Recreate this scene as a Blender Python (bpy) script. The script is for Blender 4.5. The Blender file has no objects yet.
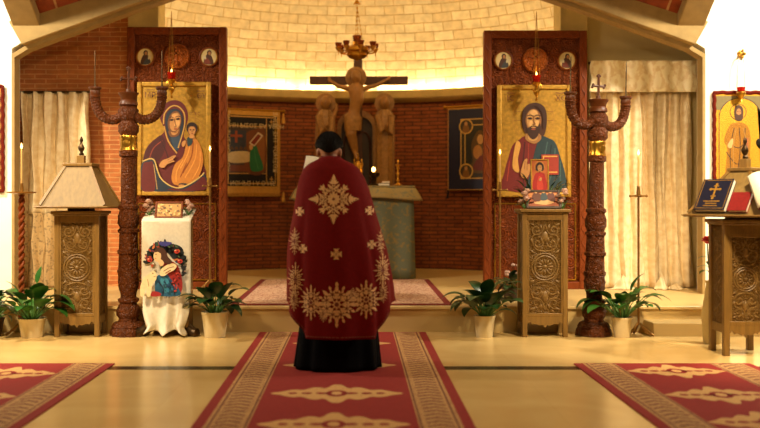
import bpy, bmesh, math, random
from math import sin, cos, pi, radians as R, sqrt, atan2, hypot
from mathutils import Vector, Matrix, noise
from mathutils.bvhtree import BVHTree

SC = bpy.context.scene
COL = SC.collection
random.seed(7)
# ---------------------------------------------------------------- camera and scale of the place
F, EYE, VPX, HY = 950.0, 1.26, 356.0, 200.0          # focal length (pixels of a 760 wide frame), eye height
def PX(px, Y): return (px - VPX) * Y / F
def PZ(py, Y): return EYE - (py - HY) * Y / F
def S(px, Y): return px * Y / F

cam = bpy.data.cameras.new('camera'); camo = bpy.data.objects.new('camera', cam); COL.objects.link(camo)
cam.sensor_width = 36; cam.lens = 36 * F / 760
cam.shift_x = (380 - VPX) / 760; cam.shift_y = -(214 - HY) / 760
camo.location = (0, 0, EYE); camo.rotation_euler = (pi / 2, 0, 0)
cam.dof.use_dof = True; cam.dof.focus_distance = 9.1; cam.dof.aperture_fstop = 1.05
cam.clip_end = 200
SC.camera = camo
vs = SC.view_settings
SC.display_settings.display_device = 'sRGB'
vs.view_transform = 'Standard'; vs.look = 'None'; vs.exposure = 0.0; vs.gamma = 1.0; vs.use_curve_mapping = False

# ---------------------------------------------------------------- materials
MATS = {}
def lin(c):
    return tuple(((x / 255) / 12.92 if x / 255 <= .04045 else ((x / 255 + .055) / 1.055) ** 2.4) for x in c) + (1,)
class NT:
    def __init__(s, name):
        s.m = bpy.data.materials.new(name); s.m.use_nodes = True; s.t = s.m.node_tree
        s.b = s.t.nodes['Principled BSDF']
    def n(s, typ, **kw):
        nd = s.t.nodes.new(typ)
        for k, v in kw.items():
            if k in nd.inputs: nd.inputs[k].default_value = v
            else: setattr(nd, k, v)
        return nd
    def l(s, a, b): s.t.links.new(a, b)
    def ramp(s, fac, stops, interp='LINEAR'):
        r = s.n('ShaderNodeValToRGB'); r.color_ramp.interpolation = interp
        el = r.color_ramp.elements
        while len(el) < len(stops): el.new(.5)
        for e, (p, c) in zip(el, stops): e.position = p; e.color = c
        s.l(fac, r.inputs[0]); return r.outputs[0]
    def bump(s, h, strength=.5, dist=.01):
        b = s.n('ShaderNodeBump'); b.inputs['Strength'].default_value = strength; b.inputs['Distance'].default_value = dist
        s.l(h, b.inputs['Height']); s.l(b.outputs[0], s.b.inputs['Normal'])
    def coord(s, which='Object', scale=(1, 1, 1), rot=(0, 0, 0)):
        tc = s.n('ShaderNodeTexCoord'); mp = s.n('ShaderNodeMapping')
        mp.inputs['Scale'].default_value = scale; mp.inputs['Rotation'].default_value = rot
        s.l(tc.outputs[which], mp.inputs[0]); return mp.outputs[0]
    def mix(s, f, a, b, mode='MIX'):
        m = s.n('ShaderNodeMix', data_type='RGBA', blend_type=mode)
        for sock, val in ((m.inputs[0], f), (m.inputs[6], a), (m.inputs[7], b)):
            if isinstance(val, (int, float, tuple)): sock.default_value = val
            else: s.l(val, sock)
        return m.outputs[2]
def plain(name, c, rough=.55, metal=0., var=.12, scale=25., bump=0., spec=.5, stretch=(1, 1, 1), sheen=0.):
    if name in MATS: return MATS[name]
    t = NT(name); co = t.coord('Object', stretch)
    nz = t.n('ShaderNodeTexNoise', Scale=scale, Detail=4.0); t.l(co, nz.inputs['Vector'])
    b = lin(c); a = tuple(x * (1 - var) for x in b[:3]) + (1,); d = tuple(min(1, x * (1 + var)) for x in b[:3]) + (1,)
    t.l(t.ramp(nz.outputs[0], [(.3, a), (.7, d)]), t.b.inputs['Base Color'])
    t.b.inputs['Roughness'].default_value = rough; t.b.inputs['Metallic'].default_value = metal
    t.b.inputs['Specular IOR Level'].default_value = spec
    if sheen: t.b.inputs['Sheen Weight'].default_value = sheen
    if bump: t.bump(nz.outputs[0], bump, .01)
    MATS[name] = t.m; return t.m
def emit(name, c, strength):
    if name in MATS: return MATS[name]
    t = NT(name); t.b.inputs['Base Color'].default_value = (0, 0, 0, 1)
    t.b.inputs['Emission Color'].default_value = lin(c); t.b.inputs['Emission Strength'].default_value = strength
    MATS[name] = t.m; return t.m
def brick(name, c1, c2, mortar, w, h, msize=.008, rough=.85, bump=.6, dist=.01, var=.5, bias=0.):
    t = NT(name); co = t.coord('UV')
    wob = t.n('ShaderNodeTexNoise', Scale=3.0, Detail=2.0); t.l(co, wob.inputs['Vector'])
    va = t.n('ShaderNodeVectorMath', operation='MULTIPLY_ADD'); t.l(wob.outputs['Color'], va.inputs[0])
    va.inputs[1].default_value = (.03, .026, 0); t.l(co, va.inputs[2])
    b = t.n('ShaderNodeTexBrick', Color1=lin(c1), Color2=lin(c2), Mortar=lin(mortar))
    b.inputs['Scale'].default_value = 1.0; b.inputs['Brick Width'].default_value = w; b.inputs['Row Height'].default_value = h
    b.inputs['Mortar Size'].default_value = msize; b.inputs['Mortar Smooth'].default_value = .3; b.inputs['Bias'].default_value = bias
    t.l(va.outputs[0], b.inputs['Vector'])
    nz = t.n('ShaderNodeTexNoise', Scale=9.0, Detail=6.0); t.l(co, nz.inputs['Vector'])
    v = t.ramp(nz.outputs[0], [(.25, (1 - var,) * 3 + (1,)), (.75, (1, 1, 1, 1))])
    t.l(t.mix(1.0, b.outputs[0], v, 'MULTIPLY'), t.b.inputs['Base Color'])
    t.b.inputs['Roughness'].default_value = rough
    ad = t.n('ShaderNodeMath', operation='MULTIPLY_ADD'); t.l(b.outputs['Fac'], ad.inputs[0]); ad.inputs[1].default_value = -1.0
    t.l(nz.outputs[0], ad.inputs[2]); t.bump(ad.outputs[0], bump, dist)
    MATS[name] = t.m; return t.m
def carved(name, c, c2, scale=14., rough=.4, bump=1.0, dist=.02):
    """wood with a shallow interlaced relief (bump only; the two colours are grain)"""
    t = NT(name); co = t.coord('Object')
    wv = t.n('ShaderNodeTexNoise', Scale=scale * .35, Detail=2.0); t.l(co, wv.inputs['Vector'])
    va = t.n('ShaderNodeVectorMath', operation='MULTIPLY_ADD'); t.l(wv.outputs['Color'], va.inputs[0])
    va.inputs[1].default_value = (.12, .12, .12); t.l(co, va.inputs[2])
    vo = t.n('ShaderNodeTexVoronoi', Scale=scale, feature='SMOOTH_F1'); t.l(va.outputs[0], vo.inputs['Vector'])
    mw = t.n('ShaderNodeMath', operation='SINE'); mm = t.n('ShaderNodeMath', operation='MULTIPLY'); mm.inputs[1].default_value = 22.
    t.l(vo.outputs['Distance'], mm.inputs[0]); t.l(mm.outputs[0], mw.inputs[0])
    g = t.n('ShaderNodeTexNoise', Scale=30.0, Detail=5.0); t.l(t.coord('Object', (3, 3, .4)), g.inputs['Vector'])
    t.l(t.ramp(g.outputs[0], [(.3, lin(c)), (.7, lin(c2))]), t.b.inputs['Base Color'])
    t.b.inputs['Roughness'].default_value = rough; t.b.inputs['Specular IOR Level'].default_value = .2; t.bump(mw.outputs[0], bump, dist)
    MATS[name] = t.m; return t.m
def brocade(name, c, c2, scale=9., rough=.45, lo=.42, hi=.5, stretch=(1, 1, 1), sheen=.0, metal=0.):
    t = NT(name); co = t.coord('UV', stretch)
    wv = t.n('ShaderNodeTexNoise', Scale=scale * .5, Detail=1.0); t.l(co, wv.inputs['Vector'])
    va = t.n('ShaderNodeVectorMath', operation='MULTIPLY_ADD'); t.l(wv.outputs['Color'], va.inputs[0])
    va.inputs[1].default_value = (.15, .15, 0); t.l(co, va.inputs[2])
    vo = t.n('ShaderNodeTexVoronoi', Scale=scale, feature='DISTANCE_TO_EDGE'); t.l(va.outputs[0], vo.inputs['Vector'])
    n2 = t.n('ShaderNodeTexNoise', Scale=scale * 2.5, Detail=3.0); t.l(co, n2.inputs['Vector'])
    s = t.n('ShaderNodeMath', operation='ADD'); t.l(vo.outputs['Distance'], s.inputs[0]); t.l(n2.outputs[0], s.inputs[1])
    t.l(t.ramp(s.outputs[0], [(lo, lin(c2)), (hi, lin(c))]), t.b.inputs['Base Color'])
    t.b.inputs['Roughness'].default_value = rough; t.b.inputs['Sheen Weight'].default_value = sheen; t.b.inputs['Metallic'].default_value = metal
    MATS[name] = t.m; return t.m
def glassy(name, c, alpha=.5):
    t = NT(name); t.b.inputs['Base Color'].default_value = lin(c); t.b.inputs['Roughness'].default_value = .08
    t.b.inputs['Transmission Weight'].default_value = alpha; t.b.inputs['IOR'].default_value = 1.3
    MATS[name] = t.m; return t.m

M_gold = plain('gold leaf', (186, 140, 50), .45, .5, .25, 26, .15)
M_gold2 = plain('gold leaf pale', (200, 156, 62), .4, .5, .15, 40)
M_brass = plain('brass', (190, 140, 50), .28, .95, .1, 40)
M_dbrass = plain('dark brass', (150, 110, 54), .4, .7, .2, 40)
M_redwood = carved('carved red wood', (104, 46, 11), (132, 62, 18), 26, .5, .9, .014)
M_redplain = plain('red wood', (116, 52, 13), .5, 0, .2, 20, .1, spec=.18, stretch=(3, 3, .4))
M_roundel = carved('carved roundel', (150, 74, 20), (172, 88, 28), 30, .4, .8, .012)
M_candel = carved('dark carved wood', (74, 35, 11), (98, 49, 16), 30, .42, .75, .007)
M_candelp = plain('dark turned wood', (80, 39, 12), .4, 0, .2, 20, .08, spec=.25)
M_oak = plain('olive oak', (126, 94, 42), .42, 0, .18, 14, .12, stretch=(4, 4, .5))
M_oakr = plain('olive oak relief', (118, 88, 40), .5, 0, .2, 30, .2)
M_oakp = carved('olive oak carved ground', (104, 76, 33), (118, 87, 40), 34, .5, .7, .012)
M_oaklt = plain('pale oak board', (128, 102, 54), .5, 0, .16, 10, .1, stretch=(4, 4, .6))
M_oakdk = plain('dark slot wood', (60, 40, 22), .5, 0, .2, 14)
M_plaster = plain('plaster white', (240, 234, 214), .9, 0, .03, 6, .05)
M_cream = plain('plaster cream', (206, 184, 128), .9, 0, .05, 5, .1)
M_concrete = plain('beam concrete', (156, 128, 76), .85, 0, .12, 9, .25)
M_stonepil = plain('pillar stone', (196, 170, 104), .85, 0, .12, 7, .2)
M_marble = None
M_velvet = plain('red velvet', (96, 26, 14), .85, 0, .3, 60, .3, spec=.1)
M_black = plain('black cloth', (10, 9, 11), .9, 0, .2, 30, .1, spec=.08)
M_hair = plain('black hair', (12, 8, 6), .7, 0, .3, 90, .5, spec=.15, stretch=(1, 1, .3))
M_skin = plain('skin', (190, 128, 92), .5, 0, .06, 30)
M_flame = emit('candle flame', (255, 200, 100), 14)
M_wax = plain('beeswax', (196, 156, 92), .45, 0, .06, 30)
M_page = plain('page', (232, 222, 196), .7, 0, .05, 60)
M_navy = plain('navy cover', (22, 24, 44), .4, 0, .2, 40)
M_redbook = plain('red cover', (128, 28, 26), .45, 0, .15, 40)
M_leaf = plain('leaf green', (44, 92, 30), .35, 0, .35, 12, .05)
M_leafd = plain('leaf dark green', (26, 62, 24), .35, 0, .35, 12, .05)
M_stem = plain('leaf stem', (70, 110, 44), .5, 0, .15, 20)
M_pot = plain('pot cream', (216, 196, 150), .5, 0, .05, 12)
M_soil = plain('potting soil', (40, 28, 18), .95, 0, .4, 60, .5)
M_rose = plain('rose red', (200, 40, 44), .5, 0, .25, 40)
M_flowerw = plain('flower pale', (206, 170, 150), .6, 0, .2, 40)
M_linen = plain('white linen', (216, 206, 184), .85, 0, .06, 40, .15)
M_iron = plain('dark iron', (70, 52, 30), .4, .8, .2, 40)
M_redglass = glassy('ruby glass', (190, 40, 20), .6)
M_ambglass = glassy('amber glass', (160, 84, 40), .6)
M_clear = glassy('clear glass', (240, 214, 160), .8)
M_chain = plain('brass chain', (170, 120, 44), .35, .9, .1, 60)
M_silver = plain('silver gilt', (190, 160, 100), .35, .8, .2, 60, .4)
M_calv = plain('carved figure wood', (150, 108, 54), .55, 0, .22, 22, .25)
M_cross = plain('cross wood', (74, 38, 16), .55, 0, .2, 20, .1)
M_mic = plain('microphone foam', (12, 12, 13), .9, 0, .3, 200, .4)
def P(c):  # icon paint
    return plain('paint_%d_%d_%d' % c, c, .5, 0, .08, 30)

# ---------------------------------------------------------------- mesh builder
WORLD = {}
def tag(o, label=None, cat=None, group=None, kind=None):
    if label: o['label'] = label
    if cat: o['category'] = cat
    if group: o['group'] = group
    if kind: o['kind'] = kind
    return o
def thing(name, label, cat, loc=(0, 0, 0), group=None):
    o = bpy.data.objects.new(name, None); COL.objects.link(o); o.location = loc; o.empty_display_size = .1
    WORLD[o.name] = Vector(loc); return tag(o, label, cat, group)
def smooth_poly(pts, n=5, closed=True):
    out = []; N = len(pts)
    rng = range(N) if closed else range(N - 1)
    for i in rng:
        g = (lambda k: pts[k % N]) if closed else (lambda k: pts[max(0, min(N - 1, k))])
        p0, p1, p2, p3 = g(i - 1), g(i), g(i + 1), g(i + 2)
        for k in range(n):
            t = k / n
            out.append(tuple(.5 * ((2 * b) + (c - a) * t + (2 * a - 5 * b + 4 * c - d) * t * t + (3 * b - a - 3 * c + d) * t ** 3)
                             for a, b, c, d in zip(p0, p1, p2, p3)))
    if not closed: out.append(tuple(pts[-1]))
    return out
class MB:
    def __init__(s): s.v = []; s.f = []; s.m = []; s.uv = {}; s.sm = []
    def add(s, vs_, fs, m=0, smooth=True, uvs=None):
        o = len(s.v); s.v += [tuple(p) for p in vs_]
        for i, f in enumerate(fs):
            if uvs is not None: s.uv[len(s.f)] = [uvs[k] for k in f]
            s.f.append([o + k for k in f]); s.m.append(m); s.sm.append(smooth)
    def box(s, x0, x1, y0, y1, z0, z1, m=0):
        v = [(x0, y0, z0), (x1, y0, z0), (x1, y1, z0), (x0, y1, z0), (x0, y0, z1), (x1, y0, z1), (x1, y1, z1), (x0, y1, z1)]
        s.add(v, [(0, 3, 2, 1), (4, 5, 6, 7), (0, 1, 5, 4), (1, 2, 6, 5), (2, 3, 7, 6), (3, 0, 4, 7)], m, False)
    def prism(s, poly, a, b, axis='y', m=0, smooth=False):
        """poly of 2D points; axis y: (x,z) extruded y a..b ; axis z: (x,y) extruded z; axis x: (y,z)"""
        def P3(p, t):
            return (p[0], t, p[1]) if axis == 'y' else ((p[0], p[1], t) if axis == 'z' else (t, p[0], p[1]))
        n = len(poly); v = [P3(p, a) for p in poly] + [P3(p, b) for p in poly]
        s.add(v, [list(range(n)), list(range(2 * n - 1, n - 1, -1))], m, False)
        o = len(s.v) - 2 * n
        for i in range(n):
            j = (i + 1) % n; s.f.append([o + i, o + n + i, o + n + j, o + j]); s.m.append(m); s.sm.append(smooth)
    def lathe(s, prof, c=(0, 0, 0), n=24, m=0, axis='z', mod=None, caps=True):
        v = []
        for k, (r, z) in enumerate(prof):
            for i in range(n):
                a = 2 * pi * i / n; rr = r * (mod(a, z) if mod else 1)
                p = (rr * cos(a), rr * sin(a), z)
                if axis == 'y': p = (p[0], p[2], p[1])
                v.append((c[0] + p[0], c[1] + p[1], c[2] + p[2]))
        fs = []
        for k in range(len(prof) - 1):
            for i in range(n):
                j = (i + 1) % n; fs.append((k * n + i, k * n + j, (k + 1) * n + j, (k + 1) * n + i))
        if caps and prof[0][0] > 1e-5: fs.append(tuple(range(n - 1, -1, -1)))
        if caps and prof[-1][0] > 1e-5: fs.append(tuple(range((len(prof) - 1) * n, len(prof) * n)))
        s.add(v, fs, m)
    def tube(s, path, r, n=8, m=0, caps=True, flat=1.0):
        path = [Vector(p) for p in path]; N = len(path)
        rs = [r] * N if isinstance(r, (int, float)) else r
        v = []; T0 = (path[1] - path[0]).normalized()
        up = Vector((0, 0, 1)) if abs(T0.z) < .9 else Vector((0, 1, 0))
        nrm = (up - T0 * up.dot(T0)).normalized()
        for i, p in enumerate(path):
            T = (path[min(i + 1, N - 1)] - path[max(i - 1, 0)]).normalized()
            nrm = (nrm - T * nrm.dot(T))
            nrm = nrm.normalized() if nrm.length > 1e-6 else T.orthogonal().normalized()
            b = T.cross(nrm)
            for k in range(n):
                a = 2 * pi * k / n; v.append(p + (nrm * cos(a) + b * sin(a) * flat) * rs[i])
        fs = []
        for i in range(N - 1):
            for k in range(n):
                j = (k + 1) % n; fs.append((i * n + k, i * n + j, (i + 1) * n + j, (i + 1) * n + k))
        if caps: fs += [tuple(range(n - 1, -1, -1)), tuple(range((N - 1) * n, N * n))]
        s.add(v, fs, m)
    def ell(s, c, r, nu=16, nv=10, m=0, M=None):
        v = []
        for j in range(nv + 1):
            t = pi * j / nv
            for i in range(nu):
                a = 2 * pi * i / nu; p = Vector((r[0] * sin(t) * cos(a), r[1] * sin(t) * sin(a), r[2] * cos(t)))
                if M is not None: p = M @ p
                v.append((c[0] + p[0], c[1] + p[1], c[2] + p[2]))
        fs = [(j * nu + i, (j + 1) * nu + i, (j + 1) * nu + (i + 1) % nu, j * nu + (i + 1) % nu) for j in range(nv) for i in range(nu)]
        s.add(v, fs, m)
    def grid(s, fn, nu, nv, m=0, uvfn=None, closed=False):
        v = [fn(i / nu, j / nv) for j in range(nv + 1) for i in range(nu + 1)]
        uv = [uvfn(i / nu, j / nv) for j in range(nv + 1) for i in range(nu + 1)] if uvfn else None
        w = nu + 1
        s.add(v, [(j * w + i, j * w + i + 1, (j + 1) * w + i + 1, (j + 1) * w + i) for j in range(nv) for i in range(nu)], m, True, uv)
    def frame(s, x0, x1, z0, z1, w, y0, y1, m=0):
        s.box(x0, x0 + w, y0, y1, z0, z1, m); s.box(x1 - w, x1, y0, y1, z0, z1, m)
        s.box(x0 + w, x1 - w, y0, y1, z1 - w, z1, m); s.box(x0 + w, x1 - w, y0, y1, z0, z0 + w, m)
    def xf(s, M):
        s.v = [tuple(M @ Vector(p)) for p in s.v]; return s
    def build(s, name, mats, parent=None, origin=None, bevel=0, solid=0, subsurf=0, angle=40, remesh=0):
        if not isinstance(mats, (list, tuple)): mats = [mats]
        if parent is not None: off = WORLD[parent.name]
        elif origin is not None: off = Vector(origin)
        else:
            xs, ys, zs = zip(*s.v); off = Vector(((min(xs) + max(xs)) / 2, (min(ys) + max(ys)) / 2, min(zs)))
        me = bpy.data.meshes.new(name)
        me.from_pydata([(p[0] - off[0], p[1] - off[1], p[2] - off[2]) for p in s.v], [], s.f)
        for mt in mats: me.materials.append(mt)
        ul = me.uv_layers.new(name='UVMap')
        for i, p in enumerate(me.polygons):
            p.material_index = s.m[i]; p.use_smooth = s.sm[i]
            if i in s.uv:
                for li, q in zip(p.loop_indices, s.uv[i]): ul.data[li].uv = q
            else:
                nx, ny, nz = (abs(t) for t in p.normal)
                for li in p.loop_indices:
                    q = me.vertices[me.loops[li].vertex_index].co + off
                    ul.data[li].uv = (q.x, q.y) if nz > max(nx, ny) else ((q.y, q.z) if nx > ny else (q.x, q.z))
        me.update(); me.set_sharp_from_angle(angle=R(angle))
        o = bpy.data.objects.new(name, me); COL.objects.link(o)
        if parent is not None: o.parent = parent
        else: o.location = off
        WORLD[o.name] = off
        if remesh:
            md = o.modifiers.new('r', 'REMESH'); md.mode = 'VOXEL'; md.voxel_size = remesh; md.use_smooth_shade = True
            sm = o.modifiers.new('s', 'SMOOTH'); sm.iterations = 4; sm.factor = .5
        if solid: md = o.modifiers.new('s', 'SOLIDIFY'); md.thickness = solid; md.offset = 0
        if bevel: md = o.modifiers.new('b', 'BEVEL'); md.width = bevel; md.segments = 2; md.limit_method = 'ANGLE'
        if subsurf: md = o.modifiers.new('ss', 'SUBSURF'); md.levels = md.render_levels = subsurf
        return o
def structure(o): o['kind'] = 'structure'; return o
def copy_tree(o, parent=None):
    c = o.copy(); COL.objects.link(c)
    if parent is not None: c.parent = parent
    for ch in list(o.children): copy_tree(ch, c)
    WORLD[c.name] = WORLD[o.name]
    return c
def E(cx, cy, rx, ry, rot=0, n=20):
    out = []
    for i in range(n):
        a = 2 * pi * i / n; x, y = rx * cos(a), ry * sin(a); c, s_ = cos(R(rot)), sin(R(rot)); out.append((cx + x * c - y * s_, cy + x * s_ + y * c))
    return out
def strip(pts, w, n=4):
    """a ribbon polygon along an open curve"""
    q = smooth_poly(pts, n, False) if len(pts) > 2 else pts; L, Rr = [], []
    for i, p in enumerate(q):
        a = q[max(0, i - 1)]; b = q[min(len(q) - 1, i + 1)]; dx, dy = b[0] - a[0], b[1] - a[1]; d = hypot(dx, dy) or 1
        L.append((p[0] - dy / d * w / 2, p[1] + dx / d * w / 2)); Rr.append((p[0] + dy / d * w / 2, p[1] - dx / d * w / 2))
    return L + Rr[::-1]
class Paint:
    """flat painting: polygons in zoomed picture units laid as thin coats on a plane. mp(x,y)->(X,Z); coat(k)->Y"""
    def __init__(s, mp, y, step=.0005): s.mp = mp; s.y = y; s.step = step; s.mb = MB(); s.mats = []; s.k = 0
    def mi(s, mat):
        if mat not in s.mats: s.mats.append(mat)
        return s.mats.index(mat)
    def p(s, mat, pts, sm=True, n=4):
        if not isinstance(mat, bpy.types.Material): mat = P(mat)
        q = smooth_poly(pts, n) if sm else pts
        s.k += 1; y = s.y - s.k * s.step
        v = []
        for a in q:
            X, Z = s.mp(*a); v.append((X, y, Z))
        ar = sum(v[i][0] * v[(i + 1) % len(v)][2] - v[(i + 1) % len(v)][0] * v[i][2] for i in range(len(v)))
        if ar < 0: v = v[::-1]
        s.mb.add(v, [list(range(len(v)))], s.mi(mat), False)
    def line(s, mat, pts, w): s.p(mat, strip(pts, w), False)
    def ring(s, mat, cx, cy, r, w):
        if not isinstance(mat, bpy.types.Material): mat = P(mat)
        s.k += 1; y = s.y - s.k * s.step; v = []; n = 40
        for rr in (r - w / 2, r + w / 2):
            for i in range(n):
                a = 2 * pi * i / n; X, Z = s.mp(cx + rr * cos(a), cy + rr * sin(a)); v.append((X, y, Z))
        s.mb.add(v, [(i, n + i, n + (i + 1) % n, (i + 1) % n) for i in range(n)], s.mi(mat), False)
    def rect(s, mat, x0, y0, x1, y1): s.p(mat, [(x0, y0), (x1, y0), (x1, y1), (x0, y1)], False)
    def text(s, mat, body, x, y, size, rot=0):
        """x,y: left end of the baseline, y down; size in picture units"""
        if not isinstance(mat, bpy.types.Material): mat = P(mat)
        s.k += 1; yy = s.y - s.k * s.step; vs_, fs = text_mesh(body); v = []
        c, sn = cos(R(rot)), sin(R(rot))
        for a in vs_:
            X, Z = s.mp(x + (a[0] * c + a[1] * sn) * size, y + (a[0] * sn - a[1] * c) * size); v.append((X, yy, Z))
        s.mb.add(v, fs, s.mi(mat), False)
    def build(s, name, parent=None, **k): return s.mb.build(name, s.mats, parent, **k)
def text_mesh(body):
    cu = bpy.data.curves.new('t', 'FONT'); cu.body = body; cu.resolution_u = 2
    o = bpy.data.objects.new('t', cu); COL.objects.link(o)
    bpy.context.view_layer.update()
    me = bpy.data.meshes.new_from_object(o.evaluated_get(bpy.context.evaluated_depsgraph_get()))
    vs_ = [tuple(v.co) for v in me.vertices]; fs = [list(p.vertices) for p in me.polygons]
    bpy.data.objects.remove(o); bpy.data.curves.remove(cu); bpy.data.meshes.remove(me)
    return vs_, fs
def arc(cx, cz, r, a0, a1, n=16): return [(cx + r * cos(a0 + (a1 - a0) * i / n), cz + r * sin(a0 + (a1 - a0) * i / n)) for i in range(n + 1)]
def scroll2d(x, z, r, a0, turns=1.4, d=1, n=22):
    """spiral from the rim inwards, 2D"""
    out = []
    for i in range(n + 1):
        t = i / n; a = a0 + d * turns * 2 * pi * t; rr = r * (1 - .85 * t); out.append((x + rr * cos(a), z + rr * sin(a)))
    return out
LC, LW, LS, LN, LA_, LF, LB = 7.2, 420, 1500, 62, 18, .5, 320
# ================================================================ THE SETTING
PZ0 = .25                 # sanctuary platform height
YP = 9.05                 # front edge of the platform
Y_WALL, Y_PANEL, Y_CUR, Y_BACK = 10.2, 10.75, 10.95, 11.15
def marble(name, c1, c2, rough):
    t = NT(name); co = t.coord('Object')
    n1 = t.n('ShaderNodeTexNoise', Scale=1.1, Detail=8.0, Distortion=1.2); t.l(co, n1.inputs['Vector'])
    base = t.ramp(n1.outputs[0], [(.3, lin(c1)), (.7, lin(c2))])
    b = t.n('ShaderNodeTexBrick', Color1=(1, 1, 1, 1), Color2=(.95, .94, .92, 1), Mortar=(.9, .87, .82, 1))
    b.inputs['Scale'].default_value = 1; b.inputs['Brick Width'].default_value = 1.2; b.inputs['Row Height'].default_value = .6
    b.inputs['Mortar Size'].default_value = .002; b.offset = 0; t.l(co, b.inputs['Vector'])
    t.l(t.mix(1.0, base, b.outputs[0], 'MULTIPLY'), t.b.inputs['Base Color'])
    t.b.inputs['Roughness'].default_value = rough
    n2 = t.n('ShaderNodeTexNoise', Scale=4.0, Detail=2.0); t.l(co, n2.inputs['Vector']); t.bump(n2.outputs[0], .05, .01)
    return t.m
M_floor = marble('cream marble', (214, 176, 108), (230, 198, 132), .2)
M_plat = marble('platform marble', (204, 172, 108), (216, 186, 124), .35)
M_strip = plain('dark green stone', (44, 40, 22), .25, 0, .3, 12)
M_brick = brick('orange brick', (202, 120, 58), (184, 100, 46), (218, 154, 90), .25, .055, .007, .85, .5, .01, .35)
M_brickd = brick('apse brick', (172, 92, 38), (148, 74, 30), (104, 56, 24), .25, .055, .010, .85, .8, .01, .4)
M_brickc = brick('ceiling brick', (168, 76, 40), (150, 64, 34), (206, 160, 110), .5, .24, .014, .85, .4)
M_ashlar = brick('cream ashlar', (240, 224, 180), (226, 204, 156), (212, 180, 122), .30, .135, .007, .9, .9, .015, .3)

b = MB(); b.box(-8, 8, 1.0, YP + .3, -.2, 0); structure(b.build('floor', M_floor))
b = MB(); b.box(-8, 8, 7.05, 7.19, -.02, .0015); structure(b.build('trim_1', M_strip))
b = MB(); b.box(-6.5, 6.5, YP, 14.9, -.1, PZ0 - .03); b.box(-6.5, 6.5, YP - .025, 14.9, PZ0 - .03, PZ0)
structure(b.build('floor_platform', M_plat, bevel=.006))
b = MB(); b.box(2.74, 6.5, 8.76, YP + .02, -.05, .125); structure(b.build('floor_step', M_plat, bevel=.01))

def sy(pts): return pts + [(-d, y) for d, y in pts[::-1] if d != 0]
CXA = S(2.5, 10.2)                                # axis of the opening
def W2(d, y, Y=Y_WALL): return (S(d * 1.011, Y), PZ(y, Y))
low = [(343, 54), (330, 46), (303, 36), (276, 26.5), (226, 8), (170, -11), (100, -29), (0, -40)]
upp = [(343, 23), (330, 16), (300, 6), (281, 0), (200, -26), (100, -46), (0, -60)]
lowc = [W2(d, y) for d, y in sy(low)]           # from the outer end at +X over the apex to -X
uppc = [W2(d, y) for d, y in sy(upp)]
for nm, s_ in (('wall_left', -1), ('wall_right', 1)):
    b = MB(); xs = sorted((CXA + s_ * S(346.8, Y_WALL), s_ * 7.5)); b.box(xs[0], xs[1], Y_WALL, Y_WALL + .25, 0, 6.6); structure(b.build(nm, M_plaster))
b = MB(); b.prism([(x + CXA, z + .06) for x, z in lowc] + [(CXA - S(346.8, Y_WALL), 6.6), (CXA + S(346.8, Y_WALL), 6.6)], Y_WALL + .002, Y_WALL + .25)
structure(b.build('wall_front', M_plaster))
# arched beam across the opening and the lining of the opening
b = MB(); b.prism([(x + CXA, z) for x, z in lowc[1:-1] + uppc[::-1]], Y_WALL - .1, Y_WALL + .02); structure(b.build('beam', M_concrete, bevel=.012))
j = S(346.8, Y_WALL); t_ = .03
inner = [(x * (j - t_) / j, z - .035) for x, z in lowc]
b = MB(); b.prism([(x + CXA, z) for x, z in [(j, 0)] + lowc + [(-j, 0)] + [(-j + t_, 0)] + inner[::-1] + [(j - t_, 0)]], Y_WALL - .003, Y_WALL + .16)
structure(b.build('trim_2', M_concrete))
for s_ in (-1, 1):                                # ribs rising from the beam over the nave
    z0 = PZ(27, 10.1); pr = [(10.12, z0), (10.12, z0 + .2), (7.2, z0 + .2 + .71 * 2.92), (7.2, z0 + .71 * 2.92)]
    xs = sorted((CXA + s_ * 3.39, CXA + s_ * 3.68)); b = MB(); b.prism(pr, xs[0], xs[1], 'x'); structure(b.build('beam', M_concrete, bevel=.012))
b = MB()
def upz(x):
    x = abs(x); q = sorted((abs(a), c) for a, c in uppc)
    for (a, c), (d, e) in zip(q, q[1:]):
        if a <= x <= d and d > a: return c + (e - c) * (x - a) / (d - a)
    return q[-1][1]
b.grid(lambda u, v: (lambda x: (x + CXA, 10.14 - 2.94 * v, upz(x) - .06 + 2.09 * v))(-3.45 + 6.9 * u), 40, 8, 0, lambda u, v: (6.9 * u, 3.6 * v))
structure(b.build('ceiling', M_brickc, solid=.04))

# back of the side bays: brick on one side, plaster on the other, stone pillars, apse
b = MB(); b.box(-4.4, -2.64, Y_BACK, Y_BACK + .25, PZ0 - .02, 4.6); structure(b.build('wall_bay_left', M_brick))
b = MB(); b.box(2.68, 4.4, Y_BACK, Y_BACK + .25, PZ0 - .02, 4.6); structure(b.build('wall_bay_right', M_cream))
for s_, a_, e_ in ((-1, 2.3, 2.66), (1, 2.38, 2.70)):
    xs = sorted((s_ * a_, s_ * e_)); b = MB(); b.box(xs[0], xs[1], Y_BACK - .08, Y_BACK + .3, PZ0 - .02, 4.7); structure(b.build('column', M_stonepil, bevel=.01))
AR, AY = 3.4, 10.72; A0 = math.asin((11.42 - 10.72) / 3.4)
def plan(s):                                       # s 0..1 along the apse wall, left to right
    a = pi - A0 - s * (pi - 2 * A0); return (AR * cos(a), AY + AR * sin(a), cos(a), sin(a), s * (pi - 2 * A0) * AR)
def apse(r_off, z):
    def fn(s):
        x, y, nx, ny, d = plan(s); return (x + nx * r_off, y + ny * r_off, z)
    return fn
b = MB(); b.grid(lambda u, v: apse(0, PZ0 - .03 + v * 2.56)(u), 72, 8, 0, lambda u, v: (plan(u)[4], v * 2.56)); structure(b.build('wall_apse', M_brickd))
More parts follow.
